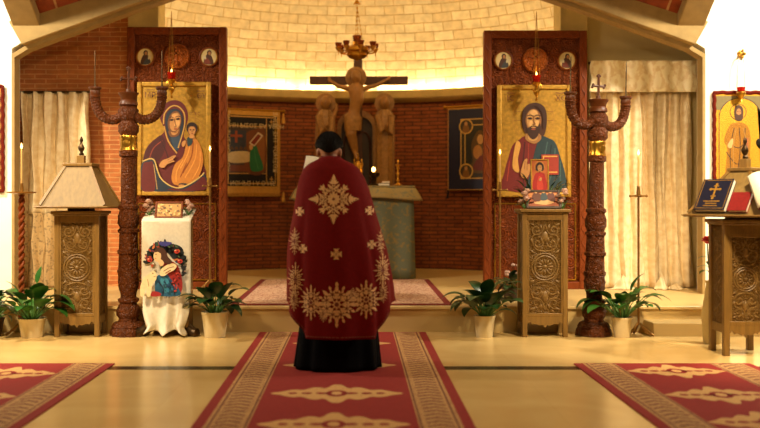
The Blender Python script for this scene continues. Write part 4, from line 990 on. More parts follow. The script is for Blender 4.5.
# ---- flowers, wreaths, plants
def leaf(b, p0, az, rise, pet, L, W, droop, m=0, ms=1, fold=.15):
    d = Vector((cos(az), sin(az), 0)); side = Vector((-sin(az), cos(az), 0)); up = Vector((0, 0, 1))
    p = Vector(p0); ang = rise; pts = [p.copy()]
    for k in range(8): p = p + (d * cos(ang) + up * sin(ang)) * pet / 8; ang -= droop * .04; pts.append(p.copy())
    b.tube(pts, [.004 + .003 * (1 - k / 8) for k in range(9)], 5, ms)
    rows = []; n = 9
    for k in range(n + 1):
        u = k / n; w_ = W * (sin(pi * u ** .8) ** .9) * .5 if 0 < u < 1 else .0005
        nrm = (up * cos(ang) - d * sin(ang))
        rows.append((p - side * w_ + nrm * w_ * fold, p - nrm * w_ * .0, p + side * w_ + nrm * w_ * fold))
        p = p + (d * cos(ang) + up * sin(ang)) * L / n; ang -= droop * .16
    v = [q for r_ in rows for q in r_]
    b.add(v, [(k * 3 + i, k * 3 + i + 1, k * 3 + i + 4, k * 3 + i + 3) for k in range(n) for i in (0, 1)], m)
def plant(label, px, Y, n, seed, L=.2, spread=1.0, pot_r=.115, pot_h=.2, mats=None, extra=(), gz=0.0, pot_mat=None, tall=1.0):
    rnd = random.Random(seed); x = PX(px, Y)
    t = thing('potted_plant', label, 'plant', (x, Y, gz), 'potted leafy plants along the platform step')
    b = MB(); b.lathe([(0, 0), (pot_r * .74, 0), (pot_r * .76, .006), (pot_r * .97, pot_h * .9), (pot_r, pot_h * .9), (pot_r * 1.02, pot_h), (pot_r * .93, pot_h), (pot_r * .9, pot_h * .86), (0, pot_h * .86)], (x, Y, gz), 28); b.build('pot', pot_mat or M_pot, t)
    b = MB(); b.lathe([(pot_r * .9, 0), (pot_r * .5, .012), (0, .015)], (x, Y, gz + pot_h * .86), 20); b.build('soil', M_soil, t)
    b = MB()
    for k in range(n):
        az = 2 * pi * k * .382 + rnd.uniform(-.3, .3); f = (k + .5) / n
        rise = R(88 - 46 * f + rnd.uniform(-8, 8)); pet = rnd.uniform(.1, .27) * (1 if f < .75 else .95) * spread * tall
        ll = L * rnd.uniform(.8, 1.2)
        if sin(az) > .3: ll *= .8; pet *= .8
        leaf(b, (x + .03 * cos(az), Y + .03 * sin(az), gz + pot_h * .87), az, rise, pet, ll, ll * rnd.uniform(.54, .68), rnd.uniform(.9, 1.6) if sin(az) > -.35 else rnd.uniform(.5, 1.0))
    for (az, rise, pet, ll, wf, dr) in extra: leaf(b, (x, Y, gz + pot_h * .87), R(az), R(rise), pet, ll, ll * wf, dr)
    b.build('foliage', mats or [M_leaf, M_stem], t); return t
YPt = 8.74
plant('bright green potted plant beside the lectern with the empty reading top', 32, YPt, 36, 3, .23, 1.0, .125, .175, extra=[(60, 82, .34, .17, .42, .2)])
plant('dark green potted plant between the white cloth stand and the carpet', 215, YPt, 32, 11, .22, .95, .125, .235, [M_leafd, M_stem], tall=.85)
plant('dark green potted plant between the carpet and the carved icon stand', 484.5, YPt, 38, 5, .24, 1.1, .1, .2, [M_leafd, M_stem])
plant('green potted plant at the foot of the candelabrum with the cross', 622, YPt, 34, 8, .22, 1.05, .095, .185, [M_leaf, M_stem], extra=[(183, 62, .2, .2, .42, .7)])
plant('leafy plant in a dark pot cut by the picture edge', -8, YPt + .05, 30, 21, .19, .9, .11, .17, [M_leaf, M_stem], pot_mat=M_oakdk)
t = plant('flowering pot plant on the platform behind the carved icon stand', 511, 9.55, 18, 31, .13, .7, .09, .13, [M_leafd, M_stem], gz=PZ0, pot_mat=M_oakdk, tall=.75)
b = MB(); rnd = random.Random(4)
for k in range(9): b.ell((PX(511, 9.55) + rnd.uniform(-.09, .08), 9.46 + rnd.uniform(-.05, .1), PZ0 + rnd.uniform(.24, .38)), (.022, .022, .016), 8, 6)
b.build('blossoms', M_flowerw, t)
def rose_head(b, c, r, m=0):
    b.ell(c, (r * .6, r * .6, r * .75), 10, 8, m)
    for ring_, n, q, h in ((0, 5, .55, .25), (1, 6, .85, .05), (2, 7, 1.0, -.15)):
        for k in range(n):
            a = 2 * pi * k / n + ring_; M = Matrix.Rotation(a, 3, 'Z') @ Matrix.Rotation(R(25 + 25 * ring_), 3, 'Y')
            b.ell((c[0] + r * q * .6 * cos(a), c[1] + r * q * .6 * sin(a), c[2] + r * h), (r * .14, r * .5, r * .6), 8, 6, m, M)
def garland(label, xc, y, z, w_, h_, depth, n, seed, grp):
    rnd = random.Random(seed); t = thing('flower_bunch', label, 'flowers', (xc, y, z), grp)
    b = MB()
    for k in range(n): rose_head(b, (xc + rnd.uniform(-.4, .4) * w_, y + rnd.uniform(-.5, .5) * depth, z + .03 + (h_ - .04) * (k + .5) / n), .03 * rnd.uniform(.8, 1.1))
    b.build('blossoms', M_flowerw, t); b = MB()
    for k in range(9): leaf(b, (xc, y, z + .004), rnd.uniform(0, 6.28), R(rnd.uniform(35, 75)), h_ * .5 * rnd.uniform(.4, .9), .075, .035, .8)
    b.build('foliage', [M_leafd, M_stem], t)
garland('pale rose bunch on the carved icon stand next to the candelabrum side', x1 - .035, YL + .08, zt, .08, .19, .1, 6, 1, 'rose bunches on the icon stands')
garland('pale rose bunch on the carved icon stand next to the apse side', x0 + .035, YL + .08, zt, .08, .19, .1, 6, 2, 'rose bunches on the icon stands')
t = thing('greenery_wreath', 'dark green leafy sprays around the small icon of the red-robed youth', 'greenery', (xc, YL + .27, zt)); rnd = random.Random(6); b = MB()
for s_ in (-1, 1):
    for k in range(15):
        az = (0 if s_ > 0 else pi) + rnd.uniform(-.5, .5); leaf(b, (xc + s_ * .07, YL + .25 + rnd.uniform(0, .03), zt + .004), az, R(rnd.uniform(50, 88)), rnd.uniform(.06, .26), .11, .05, rnd.uniform(.4, 1.1))
b.build('foliage', [M_leafd, M_stem], t)
# rose in a vase behind the book lectern
Yv = 8.35; xv = PX(712, Yv); t = thing('rose_vase', 'tall vase with a red rose rising behind the lectern with books', 'vase of flowers', (xv, Yv, 0))
b = MB(); b.lathe([(0, 0), (.07, 0), (.075, .02), (.09, .25), (.06, .45), (.05, .52), (.06, .55), (.055, .55), (.044, .5), (0, .49)], (xv, Yv, 0), 24); b.build('vase', M_stonepil, t)
b = MB(); zr = PZ(241, Yv)
for tip in ((PX(705.5, Yv), Yv - .04, zr), (xv + .1, Yv, zr - .05)):
    b.tube(smooth_poly([(xv, Yv, .5), ((xv + tip[0]) / 2, Yv, .68), tip], 6, False), .005, 6, 1)
for k, (az, z_) in enumerate(((3.4, .62), (2.6, .66), (4.2, .7), (3.0, .74), (.3, .64))): leaf(b, (xv - .02, Yv - .02, z_), az, R(40), .03, .1, .055, 1.0)
b.build('foliage', [M_leaf, M_stem], t); b = MB(); rose_head(b, (PX(705.5, Yv), Yv - .04, zr + .01), .045); b.build('rose_head', M_rose, t); b = MB(); rose_head(b, (xv + .1, Yv, zr - .04), .04); b.build('rose_head', M_rose, t)

# ================================================================ WHITE CLOTH STAND
YS = 8.76; x0, x1 = PX(143, YS), PX(189.5, YS); xc = (x0 + x1) / 2; zf = PZ(219, YS)
t = thing('icon_stand', 'icon stand hidden under a white embroidered cloth before the veiled-woman panel', 'icon stand', (xc, YS + .12, 0))
b = MB(); b.prism([(YS + .02, zf - .03), (YS + .27, zf + .06), (YS + .27, .08), (YS + .02, .08)], x0 + .015, x1 - .015, 'x'); b.build('body', M_oak, t)
for s_ in (-1, 1):
    b = MB(); b.tube(smooth_poly([(xc + s_ * .16, YS + .12, .09), (xc + s_ * .2, YS + .06, .06), (xc + s_ * .25, YS + .02, .03), (xc + s_ * .29, YS + .0, .028)], 4, False), [.05] * 12 + [.028], 10); b.v = [(p[0], p[1], max(p[2], 0)) for p in b.v]
    b.build('foot', M_iron, t)
t = thing('embroidered_cloth', 'white cloth embroidered with a woman and lamb, hanging on the icon stand', 'cloth', (xc, YS, zf))
zm_ = PZ(294, YS)
b = MB()
def cloth(u, v):
    L1, L2 = .28, zf - zm_
    d = v * (L1 + L2); x = x0 - .012 + (x1 - x0 + .024) * u
    if d < L1: return (x, YS + .28 - d, zf + .085 - d * .34)
    return (x, YS - .002 - .004 * sin(8 * u), zf - .012 - (d - L1))
b.grid(cloth, 24, 40); b.build('linen', M_linen, t, solid=.005)
p = Paint(lambda x, y: (PX(137 + x / 3.063, YS), PZ(200 + y / 3.063, YS)), YS - .009)
DK = (30, 36, 40)
rnd = random.Random(2)
p.p(DK, [(36, 150), (60, 134), (110, 134), (138, 146), (144, 170), (140, 200), (110, 180), (90, 160), (60, 180), (36, 190)])
for k in range(70):
    u = rnd.uniform(0, 1); a = pi * (1.02 + .96 * u); ex, ey = 86 + 62 * cos(a) * rnd.uniform(.75, 1.02), 196 + 66 * sin(a) * rnd.uniform(.7, 1.02)
    p.p(DK if k % 4 else (40, 60, 50), E(ex, ey, rnd.uniform(7, 11), rnd.uniform(3, 5), math.degrees(a) + rnd.uniform(-50, 50), 8))
for k in range(14): p.p(DK, E(rnd.uniform(140, 150), rnd.uniform(196, 232), 6, 3, rnd.uniform(0, 180), 8))
for k in range(46):
    a = rnd.uniform(0, 6.28); ex, ey = 86 + 58 * cos(a) * rnd.uniform(.55, 1), 172 + 44 * sin(a) * rnd.uniform(.6, 1)
    if ey < 205: p.p(rnd.choice([(46, 74, 60), (170, 60, 36), (40, 56, 96), (74, 96, 60), (110, 40, 60), (196, 110, 60)]), E(ex, ey, rnd.uniform(4, 7), rnd.uniform(2, 3.4), rnd.uniform(0, 180), 8))
p.p((60, 60, 130), [(72, 128), (92, 126), (112, 130), (96, 140), (78, 138)])
for q in ((44, 182), (126, 156), (136, 186)): p.p((186, 50, 36), E(q[0], q[1], 8, 6.5)); p.p((90, 20, 24), E(q[0] + 2, q[1] + 1, 3, 2.4)); p.p((226, 150, 120), E(q[0] - 4, q[1] - 3, 3, 2))
CR = (226, 206, 160)
p.p((150, 34, 36), [(84, 190), (106, 184), (126, 196), (138, 220), (144, 262), (134, 288), (108, 284), (96, 240)])
p.p((28, 88, 122), [(66, 232), (92, 222), (108, 240), (128, 262), (136, 290), (70, 290), (60, 262)]); p.p((54, 130, 160), [(78, 238), (96, 236), (106, 262), (92, 282), (80, 262)]); p.line((16, 44, 76), [(70, 246), (86, 270), (84, 290)], 4); p.line((16, 44, 76), [(104, 244), (118, 270), (120, 290)], 4)
for k in range(26): p.p(rnd.choice([(96, 18, 26), (186, 60, 50), (60, 16, 30)]), E(rnd.uniform(112, 136), rnd.uniform(204, 280), rnd.uniform(2, 5), rnd.uniform(1.5, 3), rnd.uniform(0, 180), 7))
for k in range(22): p.p(rnd.choice([(16, 44, 76), (40, 116, 150), (20, 64, 100)]), E(rnd.uniform(72, 118), rnd.uniform(244, 284), rnd.uniform(2, 6), rnd.uniform(1.5, 3), rnd.uniform(30, 110), 7))
p.p((150, 34, 36), [(56, 276), (80, 282), (76, 291), (50, 291)])
p.p(CR, [(82, 208), (100, 196), (118, 192), (128, 200), (120, 212), (104, 220), (90, 230), (76, 226)]); p.line((120, 70, 60), [(88, 216), (104, 206), (120, 202)], 2); p.line((150, 34, 36), [(94, 222), (110, 212)], 2.5)
p.p(CR, [(18, 262), (28, 236), (42, 226), (56, 214), (66, 222), (66, 240), (54, 256), (48, 290), (38, 290), (36, 266), (28, 290), (18, 290)]); p.line((150, 110, 80), [(40, 240), (44, 262)], 2); p.p((150, 110, 80), E(56, 222, 2, 2)); p.line((150, 110, 80), [(58, 232), (64, 230)], 1.5)
p.p((70, 38, 26), [(60, 164), (62, 152), (74, 143), (88, 146), (97, 158), (102, 172), (114, 186), (106, 194), (92, 190), (80, 186)]); p.p((222, 184, 136), [(58, 168), (62, 158), (72, 154), (79, 160), (81, 172), (78, 182), (68, 187), (60, 180)]); p.p((70, 38, 26), [(62, 158), (72, 150), (84, 156), (80, 162), (72, 157)]); p.p((222, 184, 136), [(70, 182), (82, 180), (90, 192), (80, 200)])
p.line((60, 30, 20), [(63, 165), (68, 164)], 1.5); p.line((160, 70, 60), [(62, 176), (67, 177)], 1.4)
for xx, hh in ((92, 4), (97, 6), (102, 4), (106, 5)): p.rect((60, 50, 40), xx, 297 - hh, xx + 2, 297)
p.build('embroidery', t)
t = thing('undercloth', 'plain white lower cloth gathered at the foot of the embroidered stand', 'cloth', (xc, YS, 0))
b = MB()
def under(u, v):
    x = x0 - .0 + (x1 - x0) * u; z = .012 + (zm_ + .05 - .012) * v; k = (1 - v)
    w_ = 1 - .22 * max(0, (k - .45) / .4) ** 1.5 if k < .85 else .78 + .16 * (k - .85) / .15
    zz = z + (k ** 3) * .05 * abs(sin(u * pi * 2.0 + .3)) - .0
    return (xc + (x - xc) * w_, YS + .004 - .05 * k ** 2 * (1 + sin(u * 16)) - .006 * sin(u * 24 + 2 * v), zz)
b.grid(under, 48, 24); b.build('linen', M_linen, t, solid=.005)
# framed relief icon and bouquets on its top
def fig_relief(p, w_, h_):
    a = w_ / 2; p.rect((190, 140, 56), -a + .016, .016, a - .016, h_ - .016); rnd = random.Random(9)
    for k in range(26): p.p((120, 80, 30) if k % 2 else (222, 184, 100), E(rnd.uniform(-a + .03, a - .03), rnd.uniform(.03, h_ - .03), rnd.uniform(.008, .018), rnd.uniform(.005, .01), rnd.uniform(0, 180), 10))
leaning_icon('gold relief icon in a brown frame on the white cloth stand', xc + .01, YS + .055, zf + .004, .26, .165, R(20), M_redplain, .018, fig_relief)
garland('pale rose bunch on the white cloth stand, candelabrum side', x0 + .03, YS + .12, zf + .034, .07, .15, .08, 5, 5, 'rose bunches on the icon stands')
garland('pale rose bunch on the white cloth stand, apse side', x1 - .03, YS + .12, zf + .034, .07, .15, .08, 5, 8, 'rose bunches on the icon stands')

# ================================================================ CANDELABRA
def candelabrum():
    k = 8.86 / F
    t = thing('candelabrum', 'dark carved wooden candelabrum before the icon of the veiled woman', 'candelabrum', (0, 0, 0), 'carved three-branched candelabra')
    def pr(l): return [(r_ * k, (336 - y) * k) for y, r_ in l]
    b = MB(); b.lathe([(.0, 0), (.165, 0)] + pr([(333, 17.6), (330, 17), (328, 15.5), (327, 16), (323.5, 14), (322, 12)]), (0, 0, 0), 32, mod=lambda a, z: 1 + .05 * sin(10 * a)); b.build('base', M_candel, t)
    b = MB(); b.lathe(pr([(323, 10), (319, 9), (316, 11), (311, 11.5), (306, 9.5), (304, 8), (302, 10), (299.5, 10), (298, 7.5), (294, 7.5), (288, 9.5), (281, 10.5), (276, 9.5), (273, 10.5), (271, 10.5), (270, 9.3), (255, 9), (254, 10.3), (251, 10.3), (250, 9), (234, 8.7), (233, 10), (230.5, 10), (229, 8), (224, 10), (217, 10.2), (211, 8.5), (209, 10), (206.5, 10), (205, 7.7), (158, 7), (157, 9), (152, 9), (151, 7.5)]), (0, 0, 0), 28, mod=lambda a, z: 1 + (.075 * sin(8 * a + 30 * z) if z < 1.2 else .02 * sin(12 * a)))
    b.build('shaft', M_candel, t)
    b = MB(); b.lathe(pr([(152, 8.2), (151, 8.8), (148, 8.1), (141, 8.1), (138, 8.8), (136.5, 8.2)]), (0, 0, 0), 28)
    b.lathe([(0, -.006), (.03, -.004), (.034, 0), (0, .002)][::-1], (0, -.082, (336 - 144.5) * k), 14, axis='y'); b.build('brass_band', M_brass, t)
    b = MB(); b.lathe(pr([(137, 7), (133, 9.5), (127, 10), (122, 7), (120, 8.5), (117, 10), (111, 9.5), (107, 7)]), (0, 0, 0), 28, mod=lambda a, z: 1 + .09 * sin(9 * a + 60 * z)); b.build('twisted_knop', M_candel, t)
    b = MB(); b.lathe(pr([(108, 6.5), (106, 9.5), (103, 9), (101, 7.5), (97, 8.5), (95, 10), (93.5, 10), (93, 7)]) + [(0, (336 - 93) * k)], (0, 0, 0), 24); b.build('candle_cup', M_candelp, t)
    b = MB(); z0 = (336 - 93) * k
    b.tube([(0, 0, z0), (0, 0, z0 + .2)], .012, 8); b.tube([(-.06, 0, z0 + .125), (.06, 0, z0 + .125)], .011, 8); b.lathe([(.026, 0), (.02, .03), (.01, .035)], (0, 0, z0), 12)
    for q in ((-.065, .125), (.065, .125), (0, .21)):
        for e in ((0, 0), (.012, .012), (-.012, .012), (0, .02)): b.ell((q[0] + (e[0] if abs(q[0]) < .01 else e[0] * .5), 0, z0 + q[1] + (e[1] if abs(q[0]) < .01 else e[0])), (.013, .011, .013), 8, 6)
    b.build('cross', M_candelp, t)
    for s_ in (-1, 1):
        b = MB(); path = smooth_poly([(s_ * 5 * k, 0, (336 - 116) * k), (s_ * 14 * k, 0, (336 - 120.5) * k), (s_ * 24 * k, 0, (336 - 118.5) * k), (s_ * 30.5 * k, 0, (336 - 111) * k), (s_ * 33.2 * k, 0, (336 - 101) * k), (s_ * 33.5 * k, 0, (336 - 97) * k)], 14, False)
        b.tube(path, [(4.7 + (.4 if q % 4 < 2 else -.1)) * k for q in range(len(path))], 12); ar_ = b.build('branch', M_candel, t)
        b = MB(); b.lathe([(r_ * k, (336 - y) * k) for y, r_ in [(99, 4), (98, 5.6), (96.5, 4.4), (94, 5.2), (91.5, 4.6), (89.5, 6.4), (88, 6.4), (87.5, 4)]] + [(0, (336 - 87.5) * k)], (s_ * 33.5 * k, 0, 0), 20); b.build('candle_cup', M_candelp, ar_)
        b = MB(); b.lathe([(.011, 0), (.006, .05), (.0045, .33), (0, .345)], (s_ * 33.5 * k, 0, (336 - 88) * k), 8); b.build('pricket', M_iron, ar_)
    return t
c1 = candelabrum(); c1.location = (PX(128.5, 8.86), 8.86, 0)
c2 = copy_tree(c1); c2.location = (PX(593.5, 8.86), 8.86, 0); c2.scale = (1, 1, .972); c2.rotation_euler = (0, R(1.4), R(22))
c2['label'] = 'dark carved wooden candelabrum before the champagne damask curtain'

# ================================================================ CANDLE STANDS
def candle_stand(label, px, Y, z0, py_dish, py_flame, twisted, grp, arms=True, dish=True):
    x = PX(px, Y); zd, zf_ = PZ(py_dish, Y), PZ(py_flame, Y); t = thing('candle_stand', label, 'candle stand', (x, Y, z0), grp)
    b = MB()
    for a in (90, 210, 330): b.tube([(x + r_ * cos(R(a)), Y + r_ * sin(R(a)), z0 + h) for r_, h in ((.012, .12), (.05, .08), (.11, .03), (.14, .012))], .012, 6)
    b.build('tripod_foot', M_dbrass, t)
    b = MB(); n = 60; path = [(x, Y, z0 + .1 + (zd - z0 - .1) * q / n) for q in range(n + 1)]
    if twisted:
        for ph in (0, pi): b.tube([(p[0] + .016 * cos(q * .9 + ph), p[1] + .016 * sin(q * .9 + ph), p[2]) for q, p in enumerate(path)], .017, 8)
    else: b.tube(path, .011, 8)
    b.build('shaft', M_dbrass if not twisted else M_redplain, t)
    b = MB()
    if dish: b.lathe([(0, -.02), (.02, -.015), (.13, .0), (.135, .012), (.02, .0), (0, .0)], (x, Y, zd), 24)
    else:
        b.tube([(x - .075, Y, zd), (x + .075, Y, zd)], .008, 6); b.tube([(x, Y - .075, zd), (x, Y + .075, zd)], .008, 6)
        for q in ((-.075, 0), (.075, 0), (0, -.075), (0, .075)): b.ell((x + q[0], Y + q[1], zd), (.014, .014, .014), 8, 6)
    b.lathe([(.016, 0), (.02, .03), (.014, .08), (.018, .09), (0, .09)], (x, Y, zd), 12); b.build('candle_holder', M_dbrass, t)
    b = MB(); b.lathe([(.009, zd + .09), (.008, zf_ - .02), (0, zf_ - .016)], (x, Y, 0), 10); b.build('taper', M_wax, t)
    b = MB(); b.lathe([(0, -.015), (.009, 0), (.010, .01), (.005, .03), (0, .045)], (x, Y, zf_), 10); b.build('flame', M_flame, t)
    light('POINT', 'taper flame', (x, Y - .035, zf_ + .02), LF * .8, (1, .58, .2), shadow_soft_size=.02)
candle_stand('tall candle stand with twisted shaft and drip dish by the beam jamb', 21.5, 8.86, 0, 193, 147.5, True, 'lit tapers on tall stands')
candle_stand('plain tall candle stand with a lit taper before the champagne curtain', 638.5, 8.8, 0, 196, 154, False, 'lit tapers on tall stands', dish=False)
candle_stand('thin gilt candle stand at the edge of the veiled-woman icon', 210, 10.5, PZ0, 186, 149.5, False, 'lit tapers on tall stands', dish=False)
candle_stand('thin gilt candle stand at the edge of the bearded-man icon', 500, 10.5, PZ0, 190, 153, False, 'lit tapers on tall stands', dish=False)

# ================================================================ CARPETS
M_cr = plain('carpet red', (140, 26, 17), .95, 0, .14, 70, .2); M_ct = brocade('carpet band', (190, 146, 88), (150, 92, 56), 26, .95, .48, .58, sheen=0); M_cm = brocade('carpet motif', (206, 160, 96), (176, 116, 70), 30, .95, .4, .5, sheen=0)
M_cd = plain('carpet brown line', (112, 62, 36), .95, 0, .2, 60)
def carpet(label, xa, xb, ya, yb, motif_w, ys, grp, mh=.25):
    t = thing('carpet_runner', label, 'carpet', ((xa + xb) / 2, (ya + yb) / 2, 0), grp); xc = (xa + xb) / 2
    b = MB(); b.box(xa, xb, ya, yb, .0, .008, 0); z = .0088; bw = .31
    def flat(pts, m, z_): b.add([(p[0], p[1], z_) for p in pts], [list(range(len(pts)))], m, False)
    for s_ in (-1, 1):
        e = (lambda d: xc + s_ * ((xb - xa) / 2 - d)); q = [(e(.065), ya + .02), (e(.065), yb - .02), (e(bw), yb - .02), (e(bw), ya + .02)]
        flat(q if s_ < 0 else q[::-1], 1, z)
        for d in (.085, .29): q = [(e(d), ya + .02), (e(d), yb - .02), (e(d + .012), yb - .02), (e(d + .012), ya + .02)]; flat(q if s_ < 0 else q[::-1], 3, z + .0004)
        n = int((yb - ya) / .09)                   # zigzag in the band
        for k in range(n):
            y_ = ya + .04 + k * .09; a_, b_, c_ = e(.115), e(.187), e(.262)
            pl = [(a_, y_), (b_, y_ + .045), (c_, y_), (c_, y_ + .03), (b_, y_ + .075), (a_, y_ + .03)]; ar = sum(pl[i][0] * pl[(i + 1) % 6][1] - pl[(i + 1) % 6][0] * pl[i][1] for i in range(6))
            flat(pl if ar > 0 else pl[::-1], 3, z + .0004)
    for yc in ys:
        hw = motif_w / 2; top = []
        for k in range(41):
            u = -1 + 2 * k / 40; f = (1 - abs(u)) ** .75 * (.62 + .38 * abs(cos(u * 9))) + .3 * max(0, 1 - abs(u) * 5)
            top.append((xc + hw * u, mh * min(f, 1.1)))
        pl = [(x, yc - h - .004) for x, h in top] + [(x, yc + h + .004) for x, h in top[::-1]]; flat(pl, 2, z)
        for s_ in (-1, 1):
            for u in (.22, .45, .66): q = E(xc + s_ * hw * u, yc, .05 * (1 - u * .6), .03, 0, 10); flat(q, 0, z + .0006)
        flat(E(xc, yc, .07, .1, 0, 16), 0, z + .0006); flat(E(xc, yc, .035, .055, 0, 12), 2, z + .001)
    b.build('weave', [M_cr, M_ct, M_cm, M_cd], t)
    b = MB()
    for k in range(100): x = xa + (xb - xa) * (k + .5) / 100; b.tube([(x, yb - .002, .004), (x, yb + .012, .003)], .003, 4)
    b.build('fringe', M_ct, t); return t
carpet('long red carpet runner leading straight to the robed person', -.91, .66, 2.4, 9.02, .86, [4.45, 5.3, 6.15, 7.2, 8.3], 'red carpet runners', .26)
carpet('red carpet runner on the floor before the empty-topped lectern', -3.2, -1.85, 2.4, 7.29, .72, [4.55, 5.3, 6.05, 6.85], 'red carpet runners', .24)
carpet('red carpet runner on the floor before the lectern with books', 1.67, 3.02, 2.4, 7.29, .72, [4.6, 5.35, 6.1, 6.95], 'red carpet runners', .24)

# ================================================================ THE PERSON
ox, oy = -.14, 7.1
hx, hz = PX(329, 7.08), 1.622
b = MB()
def cap(p, q, ra, rb): b.tube([Vector(p).lerp(Vector(q), i / 6) for i in range(7)], [ra + (rb - ra) * i / 6 for i in range(7)], 14); b.ell(p, (ra,) * 3, 12, 8); b.ell(q, (rb,) * 3, 12, 8)
for s_ in (-1, 1):
    cap((ox + s_ * .09, oy, .92), (ox + s_ * .1, oy + .01, .5), .085, .055); cap((ox + s_ * .1, oy + .01, .5), (ox + s_ * .1, oy - .02, .09), .055, .038)
    cap((ox + s_ * .1, oy - .03, .06), (ox + s_ * .115, oy + .15, .045), .042, .036)
for z, rx, ry in ((.95, .16, .11), (1.08, .145, .105), (1.22, .165, .115), (1.36, .18, .115), (1.44, .15, .09)): b.ell((ox - .02 * (z - .9), oy, z), (rx, ry, .12), 16, 10)
cap((ox - .04, oy, 1.46), (hx, oy + .02, 1.58), .066, .06)
hd = Matrix.Rotation(R(-14), 3, 'X')
def H(x, y, z): v = hd @ Vector((x, y, z)); return (hx + v.x, oy + .04 + v.y, hz + v.z)
b.ell(H(0, 0, .02), (.078, .098, .095), 18, 12, 0, hd); b.ell(H(0, .03, -.055), (.058, .07, .065), 16, 10, 0, hd); b.ell(H(0, .065, -.095), (.03, .03, .022), 10, 8)
cap(H(0, .092, .015), H(0, .115, -.025), .010, .014); b.ell(H(0, .095, -.06), (.024, .012, .009), 10, 6)
for s_ in (-1, 1): b.ell(H(s_ * .032, .086, .015), (.014, .01, .009), 8, 6); b.ell(H(s_ * .083, -.005, -.015), (.014, .022, .034), 10, 8); b.ell(H(s_ * .045, .07, -.03), (.025, .02, .025), 8, 6)
for s_ in (-1, 1):                                 # arms reaching forward to the book
    sh = (ox - .03 + s_ * .17, oy, 1.41); el = (ox - .05 + s_ * .19, oy + .13, 1.17); wr = (ox - .11 + s_ * .15, oy + .33, 1.36)
    cap(sh, el, .055, .045); cap(el, wr, .045, .029)
    pc = Vector(wr) + Vector((-s_ * .01, .05, .03)); b.ell(pc, (.018, .042, .036), 12, 8)
    for k, (L, dz) in enumerate(((.066, .026), (.074, .009), (.07, -.009), (.056, -.026))):
        a0 = pc + Vector((0, .035, dz)); a1 = a0 + Vector((-s_ * .008, L * .45, .006)); a2 = a1 + Vector((-s_ * .02, L * .3, .004)); a3 = a2 + Vector((-s_ * .022, L * .1, 0))
        cap(a0, a1, .0105, .0095); cap(a1, a2, .0095, .0085); cap(a2, a3, .0085, .0075)
    t0 = pc + Vector((-s_ * .012, -.01, .03)); t1 = t0 + Vector((-s_ * .028, .02, .018)); t2 = t1 + Vector((-s_ * .016, .028, .004)); cap(t0, t1, .013, .011); cap(t1, t2, .011, .009)
pers = b.build('person', M_skin, origin=(ox, oy, 0), remesh=.0075); pers.location.z = .009
tag(pers, 'person in a red embroidered robe standing with back turned, reading a book', 'person')
# hair
b = MB(); rnd = random.Random(1)
b.grid(lambda u, v: (lambda a, ph: H(*[(.098 * sin(ph) * cos(a)) * (1 + .02 * sin(23 * a + 9 * ph)), (-.005 + .116 * sin(ph) * sin(a)) * (1 + .02 * sin(17 * a)), .024 + .112 * cos(ph)]))(2 * pi * u, (.02 + v * (.455 + .25 * max(0, -sin(2 * pi * u)) ** 2 + .04 * abs(cos(2 * pi * u)) ** 4) * pi)), 48, 24)
b.build('hair', M_hair, pers, solid=.014)
b = MB()
for k in range(420):
    a = rnd.uniform(pi * .95, 2.05 * pi) if k % 3 else rnd.uniform(0, 2 * pi); ph = rnd.uniform(.06, .46) * pi if sin(a) < -.2 else rnd.uniform(.06, .3) * pi
    def q(a, ph, o): return H((.098 + o) * sin(ph) * cos(a), -.005 + (.116 + o) * sin(ph) * sin(a), .024 + (.112 + o) * cos(ph))
    b.tube([q(a, ph, .004), q(a + rnd.uniform(-.06, .06), ph + .12, .009), q(a + rnd.uniform(-.1, .1), ph + .24, .009)], [.004, .003, .0006], 4)
b.build('hair_strand', M_hair, pers)
# robe (cone-like vestment) with hem falling lower behind
prof = [(1.575, .068, .072, -.19), (1.55, .1, .09, -.19), (1.52, .165, .105, -.188), (1.483, .208, .125, -.185), (1.408, .244, .15, -.178), (1.334, .268, .175, -.172), (1.171, .302, .215, -.162), (1.037, .335, .245, -.155), (.889, .368, .27, -.145), (.74, .384, .285, -.132), (.592, .395, .295, -.12), (.384, .402, .305, -.116), (.15, .405, .31, -.116)]
def lerp_prof(z):
    for a, c in zip(prof, prof[1:]):
        if c[0] <= z <= a[0]:
            f = (a[0] - z) / (a[0] - c[0]); return [p_ + (q_ - p_) * f for p_, q_ in zip(a[1:], c[1:])]
    return prof[0][1:] if z > prof[0][0] else prof[-1][1:]
def hem(a):
    s_, c_ = sin(a), abs(cos(a)); base = .25 if c_ < .6 else .25 + .25 * ((c_ - .6) / .4) ** .9
    return base + (.22 * max(0, s_) if s_ > 0 else 0)
def robe(u, v):
    a = 2 * pi * u; z = 1.575 + (hem(a) - 1.575) * v; hw, hd_, cx = lerp_prof(z)
    k = max(0, (1.4 - z)); f = 1 + k * .05 * (sin(7 * a + .5) * .5 + sin(12 * a + 1.3) * .3) - min(1, k) * .07 * (sa_ := max(0, -sin(a))) ** .3 * math.exp(-((abs(cos(a)) - .66) / .07) ** 2)
    ca, sa = cos(a), sin(a); ca = math.copysign(abs(ca) ** .86, ca); sa = math.copysign(abs(sa) ** .9, sa)
    return (cx + hw * ca * f, oy + .0 + hd_ * sa * f, z)
M_robe = plain('deep red robe cloth', (112, 12, 11), .8, 0, .12, 50, .12, spec=.15)
b = MB(); b.grid(robe, 160, 90); vv, ff = list(b.v), list(b.f)
rob = b.build('robe', M_robe, pers, solid=.004)
bv = BVHTree.FromPolygons([Vector(p) for p in vv], ff)
M_emb = plain('gold embroidery', (226, 178, 120), .6, .1, .2, 120, .3); M_emb2 = plain('brown embroidery', (120, 50, 36), .7, 0, .2, 80)
eb = MB()
